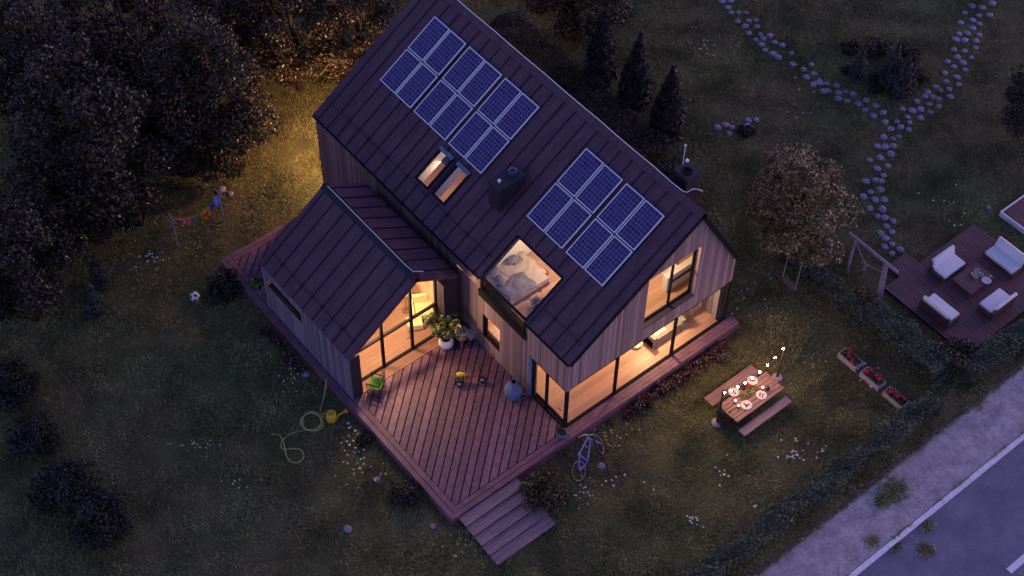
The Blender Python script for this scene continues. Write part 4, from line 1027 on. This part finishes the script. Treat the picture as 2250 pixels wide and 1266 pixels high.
# laundry line
t = thing('laundry_pole', 'laundry line pole nearer the daisies', 'laundry pole', (-6.44, 16.92, GZ))
MB().tube([(0, 0, 0), (.0, 0, 1.72)], .032, 8).build('pole', 'swingw', t); MB().tube([(0, -.28, 1.7), (0, .28, 1.74)], .026, 8).build('crossbar', 'swingw', t)
t2 = copy_tree(t); t2.location = (-4.22, 16.92, GZ); t2['label'] = 'laundry line pole nearer the large stone'
lx = lambda f: Vector((-6.44 + 2.22 * f, 16.92, GZ + 1.7 - .5 * math.sin(PI * f)))
tag(MB().tube([lx(k / 16) for k in range(17)], .008, 5).build('clothesline', 'rope'), 'thin sagging cord strung between the two laundry poles', 'clothesline')
def cloth(f0, f1, drop, m, label, name='hanging_cloth', taper=0, extra=None):
    g = MB(); n_ = 7
    for i in range(n_ + 1):
        f = f0 + (f1 - f0) * i / n_; p = lx(f)
        for j in range(6): 
            sh = taper * (j / 5) * (i / n_ - .5)
            g.v.append((p.x - sh, p.y + .05 * math.sin(i * 1.7) * j / 5, p.z - drop * j / 5))
    for i in range(n_):
        for j in range(5): g.f.append((i * 6 + j, (i + 1) * 6 + j, (i + 1) * 6 + j + 1, i * 6 + j + 1)); g.m.append(1 if extra and i in (2, 3, 4) and j in (2, 3) else 0)
    o = g.build(name, [m] + ([extra] if extra else []), recalc=False)
    sm = o.modifiers.new('thick', 'SOLIDIFY'); sm.thickness = .012
    return tag(o, label, 'laundry', 'laundry hung on the line')
cloth(.10, .36, .33, 'pink', 'rose pink cloth at the near end of the laundry line', taper=.25)
cloth(.37, .47, .36, 'grngrey', 'narrow grey green cloth next to the pink one on the line')
cloth(.475, .56, .42, 'grn2', 'moss green cloth left of the orange one on the line')
cloth(.565, .76, .5, 'orange', 'orange cloth with a red patch in the middle of the line', extra='red')
cloth(.77, .86, .34, 'purple', 'deep purple cloth between the orange and blue ones')
cloth(.87, .985, .45, 'blue', 'sky blue crumpled cloth at the far end of the laundry line')
# watering can
c = at(729, 922); t = thing('watering_can', 'yellow watering can on the grass beside the deck edge', 'watering can', (c.x, c.y, GZ), -.6)
MB().lathe([(.2, 0), (.22, .05), (.19, .4), (.12, .46), (.11, .44)], n=18).build('body', 'yellow', t, smooth=True)
MB().tube([(.17, 0, .1), (.36, 0, .36), (.5, 0, .46)], [.045, .03, .028], 8).build('spout', 'yellow', t)
MB().tube([(.48, 0, .445), (.58, 0, .52)], [.03, .09], 12).build('rose', 'orange', t)
MB().tube([(-.17, 0, .1), (-.36, 0, .22), (-.3, 0, .42), (-.1, 0, .5), (.08, 0, .47)], .024, 8).build('handle', 'orange', t)
# hose
hp = [(717, 834, .25), (716, 848, .0), (712, 872, -.36)] + [(703, 903, -.37)]
for k in range(0, 56): 
    a = -.5 + k / 16 * 2 * PI; rr = 23 + 2.2 * math.sin(k * .9); hp.append((684 + rr * math.cos(a) + (3 if k > 40 else 0), 926 + rr * .87 * math.sin(a) + (2 if k > 40 else 0), -.36 + .012 * (k // 16)))
hp += [(688, 948, -.37), (670, 945, -.37), (650, 949, -.37), (632, 957, -.37), (621, 967, -.37), (616, 979, -.37), (621, 988, -.37), (640, 987, -.37), (658, 986, -.37), (667, 995, -.37), (668, 1006, -.37), (658, 1016, -.37), (644, 1018, -.37), (632, 1010, -.36), (627, 994, -.34), (624, 974, -.35), (617, 958, -.37), (607, 953, -.37), (597, 957, -.37)]
W_pts = [at(*p) for p in hp]
def smooth(P, k=3):
    for _ in range(2):
        Q = [P[0]]
        for a, b in zip(P, P[1:]): Q += [a.lerp(b, .25), a.lerp(b, .75)]
        P = Q + [P[-1]]
    return P
t = thing('garden_hose', 'yellow green garden hose coiled on the grass with a curling loose end', 'hose', (W_pts[5].x, W_pts[5].y, GZ))
MB().tube([p - t.location for p in smooth(W_pts)], .026, 6).build('tubing', 'hose', t, smooth=True)
tp = W_pts[0] - t.location; MB().tube([tp + Vector((.12, 0, .06)), tp], .035, 8).tube([tp + Vector((.05, -.04, .1)), tp + Vector((.05, .08, .1))], .012, 6).build('tap', 'blueclay', t)

# ------------------------------------------------------------------ bicycle leaning on the deck edge
c = at(1268, 1058); c2 = at(1322, 1003)
base = Vector((-.682, -1.961, GZ)); ux = Vector((math.cos(.306), math.sin(.306), 0)); lean = Vector((0, 0, 1)) * math.cos(.607) + Vector((-ux.y, ux.x, 0)) * math.sin(.607)
nz_ = ux.cross(lean)
bk = thing('bicycle', 'violet blue bicycle leaning against the front deck edge', 'bicycle', base); BR = Matrix((ux, lean, nz_)).transposed()
bk.scale = (1.057,) * 3; bk.rotation_euler = BR.to_euler()          # local x = along the bike, y = up the frame, z = towards the viewer
Rw = .42
def wheel(cx, yaw, nm='wheel'):
    ax = Vector((math.cos(yaw), 0, math.sin(yaw))); c = Vector((cx, Rw, 0))
    if yaw: c = Vector((cx, Rw, .03))
    w_ = MB().ring(c, Rw - .03, .032, ax, (0, 1, 0), 40, 8).build('wheel', 'tyre', bk, smooth=True)
    MB().ring(c, Rw - .075, .014, ax, (0, 1, 0), 40, 6).build('rim', 'chrome', w_)
    m = MB()
    for k in range(16):
        a = 2 * PI * k / 16; m.tube([c, c + (ax * math.cos(a) + Vector((0, 1, 0)) * math.sin(a)) * (Rw - .08)], .004, 4)
    m.tube([c - ax.cross(Vector((0, 1, 0))) * .06, c + ax.cross(Vector((0, 1, 0))) * .06], .03, 8); m.build('spokes', 'tyre', w_)
    return c
rc = wheel(.0, 0); fc = wheel(1.32, -.55)
bb = Vector((.52, .36, 0)); st_ = Vector((.36, .92, 0)); ht = Vector((1.08, .98, 0)); hb = Vector((1.13, .82, 0))
m = MB(); m.tube([bb, st_], .028, 8).tube([st_ + Vector((.02, -.07, 0)), ht], .028, 8).tube([bb, hb], .032, 8).tube([ht, hb], .034, 8)
for s in (-.05, .05): m.tube([rc + Vector((0, 0, s)), st_ + Vector((.01, -.1, s * .3))], .016, 6).tube([rc + Vector((0, 0, s)), bb + Vector((0, 0, s * .4))], .016, 6)
m.build('frame', 'bike', bk)
m = MB()
for s in (-.05, .05): m.tube([fc + Vector((s * .5, 0, s)), Vector((1.2, .74, .02 + s)), hb + Vector((0, .0, s * .6))], .02, 6)
m.build('fork', 'bike', bk)
MB().tube([st_, st_ + Vector((-.03, .12, 0))], .016, 6).ball(st_ + Vector((-.05, .15, 0)), .13, 12, 6, (1.2, .35, .6)).build('saddle', 'tyre', bk, smooth=True)
MB().tube([ht, ht + Vector((-.01, .1, 0))], .016, 6).tube([ht + Vector((-.14, .1, -.3)), ht + Vector((0, .12, -.1)), ht + Vector((.0, .12, .1)), ht + Vector((.08, .1, .34))], .017, 8).build('handlebar', 'chrome', bk)
for a, b in (((-.14, .1, -.3), (-.2, .1, -.4)), ((.08, .1, .34), (.12, .1, .45))): MB().tube([ht + Vector(a), ht + Vector(b)], .022, 8).build('grip', 'tyre', bk)
MB().ring(bb + Vector((0, 0, .04)), .09, .01, (1, 0, 0), (0, 1, 0), 20, 5).tube([bb + Vector((0, 0, .06)), bb + Vector((.15, -.08, .07))], .012, 6).tube([bb + Vector((0, 0, -.06)), bb + Vector((-.15, .08, -.07))], .012, 6).box(.62, .26, .06, .72, .3, .14).box(.32, .42, -.14, .42, .46, -.06).build('cranks', 'tyre', bk)

# ------------------------------------------------------------------ picnic place
t = thing('picnic_table', 'brown picnic table of six boards laid for supper', 'picnic table', (6.31, -3.46, GZ))
m = MB()
for k in range(6): y = -.5 + k * .168; m.box(-1.25 + random.uniform(-.02, .02), y, .71, 1.25 + random.uniform(-.02, .02), y + .148, .75)
m.build('tabletop', 'picnic', t)
for sx in (-.85, .85): MB().tube([(sx, -.3, 0), (sx, -.12, .7)], .045, 4).build('leg', 'furn', t); MB().tube([(sx, .3, 0), (sx, .12, .7)], .045, 4).build('leg', 'furn', t); MB().box(sx - .04, -.42, .64, sx + .04, .42, .71).build('brace', 'furn', t)
def bench(y, d, label, m_):
    t = thing('bench', label, 'bench', (6.27, y, GZ))
    MB().box(-1.25, -d, .4, 1.25, -.006, .46).box(-1.25, .006, .4, 1.25, d, .46).build('seat', m_, t)
    for sx in (-.95, .95): MB().box(sx - .04, -d * .8, 0, sx + .04, d * .8, .4).build('leg', 'furn', t)
bench(-4.29, .17, 'violet grey bench on the street side of the picnic table', 'step')
bench(-2.5, .24, 'orange lit bench on the house side of the picnic table', 'picnic')
def pole(x, y, label):
    t = thing('light_pole', label, 'light pole', (x, y, GZ))
    MB().lathe([(.2, 0), (.21, .1), (.17, .16), (.03, .17)], n=16).build('base', 'boxw', t, smooth=True)
    MB().tube([(0, 0, .1), (.01, 0, 1.2), (0, 0, 2.18)], [.05, .045, .035], 8).build('post', 'bark', t)
    MB().tube([(0, 0, 2.16), (-.06, 0, 2.2)], .012, 6).build('hook', 'black', t)
pole(4.83, -3.23, 'dark light pole with pale round foot at the left end of the picnic table')
pole(8.1, -3.16, 'dark light pole at the right end of the picnic table')
A_, B_ = Vector((4.83, -3.23, GZ + 2.16)), Vector((8.1, -3.16, GZ + 2.16))
cat = lambda f: A_.lerp(B_, f) - Vector((0, 0, .52 * 4 * f * (1 - f)))
t = thing('string_lights', 'string of glowing bulbs sagging between the two light poles', 'string lights', (6.46, -3.2, GZ + 1.6))
MB().tube([cat(k / 20) - t.location for k in range(21)], .008, 5).build('cable', 'black', t)
for k in range(9):
    p = cat(.02 + .96 * k / 8) - t.location
    MB().tube([p, p - Vector((0, 0, .07))], .022, 6).build('socket', 'black', t)
    MB().ball(p - Vector((0, 0, .1)), .040, 10, 8).build('bulb', 'bulb', t, smooth=True)
t = thing('climbing_plant', 'dark climbing plant at the foot of the left light pole', 'plant', (5.0, -3.42, GZ))
P, O, C = clump_points(.3, .28, .35, 12, 60, .16); V, F = leaf_quads(P, .1, O); mesh_np('leaves', V + [0, 0, .55], F, 'dkbush', t)
MB().tube([(0, 0, 0), (.05, 0, .5)], .02, 5).build('stems', 'bark', t)
TZ = .352
def plate(x, y, label, m='food'):
    t = thing('plate', label, 'plate', (x, y, TZ))
    MB().lathe([(.1, 0), (.2, .02), (.215, .026), (.2, .03), (.1, .01)], n=22).build('dish', 'plate', t, smooth=True)
    g = MB()
    for k in range(5): g.ball((random.gauss(0, .05), random.gauss(0, .05), .03), .035, 6, 5)
    g.build('food', m, t)
TI = lambda px, py: at(px, py, TZ)
for px, py, lab in ((1612, 862, 'pink lit plate at the left house side of the picnic table'), (1653, 837, 'pink lit plate at the right house side of the picnic table'), (1640, 891, 'white plate at the left street side of the picnic table'), (1673, 869, 'white plate at the right street side of the picnic table')):
    c = TI(px, py); plate(c.x, c.y, lab)
for px, py, lab in ((1615, 885, 'glowing candle at the left end of the table above the street side plates'), (1622, 896, 'glowing candle closest to the left street side plate'), (1675, 856, 'glowing candle by the right street side plate')):
    c = TI(px, py); t = thing('candle', lab, 'candle', (c.x, c.y, TZ))
    MB().lathe([(.05, 0), (.055, .02), (.045, .1), (.05, .13)], n=12).build('glass_cup', 'pink', t, smooth=True)
    MB().ball((0, 0, .15), .036, 8, 6).build('flame', 'flame', t, smooth=True)
c = TI(1646, 863); t = thing('table_runner', 'mossy green runner of herbs down the middle of the picnic table', 'centrepiece', (c.x, c.y, TZ))
P = rng.uniform(-1, 1, (420, 3)) * [.42, .15, .05]; V, F = leaf_quads(P + [0, 0, .06], .06); mesh_np('herbs', V, F, 'tablecloth', t)
MB().box(-.42, -.13, 0, .42, .13, .03).build('tray', 'furn', t)
for px, py, mm_, lab in ((1634, 855, 'wine', 'dark round bottle on the picnic table left of the herb runner'), (1686, 857, 'wine', 'dark jug at the right side of the picnic table'), (1644, 851, 'red', 'red fruit bowl behind the herb runner')):
    c = TI(px, py); t = MB().lathe([(.06, 0), (.08, .05), (.07, .16), (.03, .2), (.03, .24), (.02, .24)], n=14).build('bottle' if mm_ == 'wine' else 'fruit_bowl', mm_, origin=(0, 0, 0), smooth=True); t.location = (c.x, c.y, TZ); tag(t, lab, 'tableware')
for px, py, lab in ((1600, 868, 'drinking glass left of the pink lit left plate'), (1662, 828, 'drinking glass behind the pink lit right plate'), (1630, 876, 'drinking glass between herb runner and street side plate')):
    c = TI(px, py); t = MB().lathe([(.035, 0), (.04, .12), (.036, .12), (.03, .01)], n=12).build('drinking_glass', 'glass', origin=(0, 0, 0), smooth=True); t.location = (c.x, c.y, TZ); tag(t, lab, 'glass')

# ------------------------------------------------------------------ flower boxes
def flower_box(y0, y1, label):
    yc = (y0 + y1) / 2; t = thing('flower_box', label, 'planter', (10.9, yc, GZ)); h = .3; a = (y1 - y0) / 2
    MB().box(-.22, -a, 0, -.18, a, h).box(.18, -a, 0, .22, a, h).box(-.18, -a, 0, .18, -a + .04, h - .002).box(-.18, a - .04, 0, .18, a, h - .002).build('box', 'boxw', t)
    MB().box(-.18, -a + .04, 0, .18, a - .04, h - .06).build('soil', 'soil', t)
    P = rng.uniform(-1, 1, (260, 3)) * [.2, a - .06, .07]; V, F = leaf_quads(P + [0, 0, h + .05], .1); mesh_np('leaves', V, F, 'hedge', t)
    g = MB()
    for k in range(13): g.ball((random.uniform(-.2, .2), random.uniform(-a + .1, a - .1), h + random.uniform(.1, .2)), random.uniform(.05, .085), 7, 5, (1, 1, .7), 0, .2)
    g.build('blossoms', 'red', t); return t
flower_box(-4.84, -3.9, 'pale wooden flower box with red geraniums furthest from the street')
flower_box(-6.02, -5.06, 'pale wooden flower box with red geraniums in the middle of the row')
flower_box(-7.2, -6.24, 'pale wooden flower box with red geraniums nearest the street hedge')

# ------------------------------------------------------------------ swing, swing frame
t = thing('swing_frame', 'violet grey timber swing frame with a long beam beside the terrace', 'swing frame', (14.1, -2.9, GZ))
MB().tube([(-.02, -.05, 0), (.02, .12, 2.12)], [.13, .11], 8).tube([(.0, 1.7, 0), (.02, 1.75, 2.1)], [.065, .055], 8).build('post', 'swingw', t)
MB().tube([(0, 2.1, 2.16), (0, -.5, 2.16)], .065, 8).build('beam', 'swingw', t)
m = MB(); m.tube([(0, 1.75, 2.1), (0, 1.3, 1.55), (-.02, .95, 1.35), (0, .4, 1.45), (0, .1, 1.55)], .012, 5); m.tube([(-.02, .95, 1.35), (-.02, .95, 1.2)], .01, 5).build('rope', 'rope', t)
MB().ring((-.02, .95, 1.1), .1, .018, (1, 0, 0), (0, 0, 1)).ring((.06, 1.15, 1.2), .09, .018, (0, 1, 0), (0, 0, 1)).build('ring', 'swingw', t)
sw = thing('tree_swing', 'wooden plank swing hanging on ropes from the garden tree', 'swing', (11.62, -.27, -.05), -.15)
MB().box(-.14, -.44, -.02, .14, .44, .02).build('seat', 'furn', sw)
for y in (-.4, .4): MB().tube([(0, y, -.01), (.08, y * 1.0 + .05, 1.4), (.5, y * .6 + .3, 2.6)], .016, 5).build('rope', 'rope', sw)

# ------------------------------------------------------------------ lounge terrace
TX0, TX1, TY0, TY1, TZ0 = 14.62, 20.15, -7.05, -2.74, -.22
tr = thing('terrace', 'raised dark red wooden lounge terrace with a small landing toward the stone path', 'terrace', (0, 0, 0))
m = MB(); x = TX0
while x < TX1 - .05:
    m.box(x, TY0, TZ0 - .04, x + .13, TY1, TZ0 - random.uniform(0, .006)); x += .145
m.build('floor_boards', 'dkwood', tr)
m = MB(); x = 15.55
while x < 16.6: m.box(x, TY1 + .01, TZ0 - .05, x + .13, -2.03, TZ0 - .008); x += .145
m.build('landing_boards', 'dkwood', tr)
MB().box(TX0 + .03, TY0 + .03, GZ, TX1 - .03, TY1 - .03, TZ0 - .045).box(15.58, TY1, GZ, 16.55, -2.06, TZ0 - .055).build('substructure', 'under', tr)
dm = MT['dkwood'].node_tree
def sofa(label, loc, rz, wd, first=[None]):
    t = thing('outdoor_sofa', label, 'sofa', (loc[0], loc[1], TZ0), rz, 'white cushioned outdoor sofas on the terrace')
    h = wd / 2
    m = MB(); m.box(-h - .06, -.36, .12, -h, .42, .2).box(h, -.36, .12, h + .06, .42, .2).box(-h, -.36, .12, h, -.3, .2).box(-h, .36, .12, h, .42, .2).box(-h, -.29, .13, h, .35, .18)
    for sx in (-h - .03, h + .03):
        m.box(sx - .03, -.36, .24, sx + .03, .3, .3)
    m.build('frame', 'furn', t)
    for sx in (-h - .03, h + .03):
        for sy in (-.33, .38): MB().box(sx - .03, sy - .03, 0, sx + .03, sy + .03, .12 if sy < 0 else .62).build('leg', 'furn', t)
    m = MB()
    for k in range(4): m.box(-h, .39, .24 + k * .11, h, .42, .31 + k * .11)
    m.build('back_slats', 'furn', t)
    def cushion(nm, x0, y0, z0, x1, y1, z1, R=None, c=None):
        o = MB().box(x0, y0, z0, x1, y1, z1, 0, R, c).build(nm, 'cush', t, smooth=True)
        bm = bmesh.new(); bm.from_mesh(o.data); bmesh.ops.bevel(bm, geom=bm.edges[:], offset=.045, segments=3, affect='EDGES', profile=.6)
        bm.to_mesh(o.data); bm.free(); o.data.polygons.foreach_set('use_smooth', [True] * len(o.data.polygons))
        return o
    cushion('seat_cushion', -h + .01, -.36, .21, h - .01, .26, .38)
    cushion('back_cushion', -h + .01, -.07, .0, h - .01, .07, .46, Matrix.Rotation(-.3, 3, 'X'), Vector((0, .27, .34)))
    return t
sofa('white cushioned sofa on the house side of the terrace, beside the landing', (17.28, -3.72), 0, 1.28)
sofa('white cushioned sofa at the far right of the terrace, longest seat', (19.35, -4.9), -PI / 2, 1.45)
sofa('white cushioned sofa seen from behind at the left of the terrace', (15.35, -5.0), PI / 2, 1.35)
sofa('white cushioned sofa on the street side of the terrace', (17.35, -6.15), PI, 1.25)
t = thing('coffee_table', 'low dark glass topped table in the middle of the terrace', 'table', (17.55, -4.8, TZ0))
MB().box(-.72, -.5, .3, .72, .5, .35).build('tabletop', 'dkwood', t)
MB().box(-.6, -.4, .352, .6, .4, .358).build('glass_inlay', 'furn', t)
for sx in (-.66, .66):
    for sy in (-.44, .44): MB().box(sx - .04, sy - .04, 0, sx + .04, sy + .04, .3).build('leg', 'furn', t)
c = at(2167, 617, TZ0 + .36); t = thing('plate', 'white plate on the low terrace table', 'plate', (c.x, c.y, TZ0 + .36))
MB().lathe([(.1, 0), (.19, .02), (.2, .03), (.18, .03), (.1, .01)], n=20).build('dish', 'plate', t, smooth=True)
for i, (px, py, mm_, lab) in enumerate(((2146, 598, 'pnk', 'pinkish glass bowl at the back of the terrace table set'), (2139, 605, 'boxw', 'tan glass bowl at the left of the terrace table set'), (2155, 606, 'hedge', 'green glass bowl at the right of the terrace table set'), (2143, 611, 'pnk', 'pale glass bowl at the front of the terrace table set'), (2176, 608, 'yolk', 'small yellow candle holder on the terrace table'))):
    c = at(px, py, TZ0 + .36); r_ = .11 if i < 4 else .05
    MT.setdefault('gb%d' % i, mat('glazed bowl', [(.45, .33, .28), (.42, .36, .24), (.28, .38, .30), (.38, .36, .3), (.6, .5, .1)][i], .3, .5))
    o = MB().lathe([(r_ * .5, 0), (r_, r_ * .6), (r_, r_ * .9), (r_ * .85, r_ * .9), (r_ * .5, .02)], n=16).build('bowl', 'gb%d' % i, origin=(0, 0, 0), smooth=True); o.location = (c.x, c.y, TZ0 + .36); tag(o, lab, 'bowl')
# framed sand pit at the right edge
t = thing('sand_pit', 'pale edged framed sand pit cut off by the right photo edge', 'sand pit', (22.9, -4.3, GZ))
m = MB(); m.box(-1.45, 1.22, 0, 2.6, 1.28, .26).box(-1.45, -1.6, 0, -1.39, 1.22, .26).box(2.54, -1.6, 0, 2.6, 1.22, .26).box(-1.39, -1.6, 0, 2.54, -1.54, .26)
m.build('rim', 'alu', t)
MB().box(-1.39, -1.54, 0, 2.54, 1.22, .2).build('cover', 'dkwood', t)

# ------------------------------------------------------------------ furniture seen through the glass
t = thing('bed', 'double bed with rumpled grey cream linen under the roof glazing', 'bed', (1.55, 5.0, 2.752), 0)
MB().box(-.95, -1.0, 0, .95, .69, .2).build('frame', 'furn', t)
m = MB(); m.box(-.93, -.98, .2, .93, .68, .42); m.build('mattress', 'sheet', t)
def rumple(x0, x1, y0, y1, z, nm, mm_, sd, amp=.07, par=t):
    g = MB(); nx, ny = 26, 26
    for i in range(nx + 1):
        for j in range(ny + 1):
            u_, v_ = i / nx, j / ny; x = x0 + (x1 - x0) * u_; y = y0 + (y1 - y0) * v_
            ed = min(1, 5 * min(u_, 1 - u_, v_, 1 - v_)); zz = z + amp * ed * (abs(math.sin(x * 5 + y * 3 + sd + 1.5 * math.sin(y * 4))) + .7 * abs(math.sin(y * 7 - x * 4 + sd * 2))) * .8
            g.v.append((x + .04 * math.sin(y * 9 + sd), y + .05 * math.sin(x * 8 + sd), zz))
    for i in range(nx):
        for j in range(ny): a = i * (ny + 1) + j; g.f.append((a, a + ny + 1, a + ny + 2, a + 1)); g.m.append(0)
    o = g.build(nm, mm_, par, smooth=True, recalc=False); o.modifiers.new('thick', 'SOLIDIFY').thickness = .03; return o
rumple(-.3, 1.02, -.75, .6, .42, 'sheet', 'sheet', 1, .045)
rumple(-.92, .35, -1.02, -.1, .46, 'duvet', 'duvet', 2.2, .06)
for x, y, rz in ((-.55, .42, .5), (.35, .5, .2), (-.62, -.02, 1.1)):
    o = MB().ball((0, 0, 0), .27, 16, 10, (1.1, .62, .26)).build('pillow', 'duvet', t, smooth=True); o.location = (x, y, .52); o.rotation_euler = (0, 0, rz)
tag(MB().box(1.85, 5.25, 3.245, 2.25, 5.5, 3.285).build('tray', 'duvet'), 'dark grey tray lying on the bed linen', 'tray')
for x, y, rz, lab in ((2.27, 4.16, -.5, 'dark red slipper farther from the bed'), (2.02, 4.05, .25, 'dark red slipper nearer the bed')):
    o = MB().ball((0, 0, .03), .13, 10, 6, (.42, 1.1, .3)).build('slipper', 'maroon', origin=(0, 0, 0), smooth=True); o.location = (x, y, 2.755); o.rotation_euler = (0, 0, rz); tag(o, lab, 'slipper')
o = MB().ball((0, 0, .1), .23, 14, 8, (1, .75, .5)).build('bag', 'food', origin=(0, 0, 0), smooth=True); o.location = (2.62, 4.5, 2.753); tag(o, 'soft brown bag on the bedroom floor', 'bag')
t = thing('potted_plant', 'blue green spiky plant at the front corner of the bedroom', 'plant', (1.45, 3.3, 2.752))
MB().lathe([(.1, 0), (.15, .2), (.12, .2)], n=14).build('pot', 'blueclay', t)
P, O, C = clump_points(.25, .25, .25, 10, 40, .15); V, F = leaf_quads(P, .2, O, asp=.2); mesh_np('leaves', V + [0, 0, .42], F, 'blueclay', t)
t = thing('living_room_sofa', 'grey brown upholstered sofa behind the long ground floor glazing', 'sofa', (5.85, 1.15, .002), 0)
MB().box(-.78, -.45, 0, .82, .45, .4).build('seat', 'sofa', t); MB().box(-.78, -.5, .0, -.6, .5, .62).build('armrest', 'sofa', t); MB().box(.7, -.5, 0, .9, .5, .6).build('armrest', 'sofa', t)
MB().box(-.6, .3, .4, .7, .52, .85).build('backrest', 'sofa', t)
m = MB()
for k in range(7): m.box(-.52 + k * .085, -.3, .402, -.47 + k * .085, .28, .43)
m.build('striped_throw', 'throw', t)
t = thing('floor_cushion', 'small pale cushion on the living room floor left of the sofa', 'cushion', (4.75, 1.25, .002), .4)
MB().ball((0, 0, .09), .3, 14, 8, (1, .8, .3)).build('cover', 'throw', t, smooth=True)
t = thing('curtain', 'cream gathered curtain at the right end of the living room', 'curtain', (7.3, 1.0, .002), 0)
m = MB(); pts = [(-.5 + i * .04, .09 * math.sin(i * 1.4)) for i in range(26)]
for (a, b), (c_, d_) in zip(pts, pts[1:]): m.add([(a, b, .0), (c_, d_, .0), (c_, d_, 2.42), (a, b, 2.42)], [(0, 1, 2, 3)])
o = m.build('drape', 'curtain', t, recalc=False, smooth=True); o.modifiers.new('thick', 'SOLIDIFY').thickness = .01
MB().tube([(-.6, 0, 2.44), (.6, 0, 2.44)], .012, 6).build('rail', 'black', t)
t = thing('armchair', 'yellow cream armchair in the lit corner of the garden room', 'armchair', (-.92, 7.62, .01), -.5)
MB().box(-.3, -.36, .12, .3, .36, .4).build('seat', 'chair', t); MB().box(-.3, .28, .4, .3, .42, .8).build('backrest', 'chair', t)
for sx in (-1, 1): MB().box(sx * .37 - .06, -.36, .1, sx * .37 + .06, .42, .55).build('armrest', 'chair', t)
t = thing('footstool', 'yellow cream footstool in front of the armchair', 'footstool', (-1.5, 7.3, .01), -.5)
MB().box(-.3, -.24, .1, .3, .24, .36).build('cushion', 'chair', t)
for sx in (-.24, .24):
    for sy in (-.18, .18): MB().tube([(sx, sy, 0), (sx, sy, .1)], .025, 6).build('leg', 'furn', t)
bpy.context.view_layer.update()
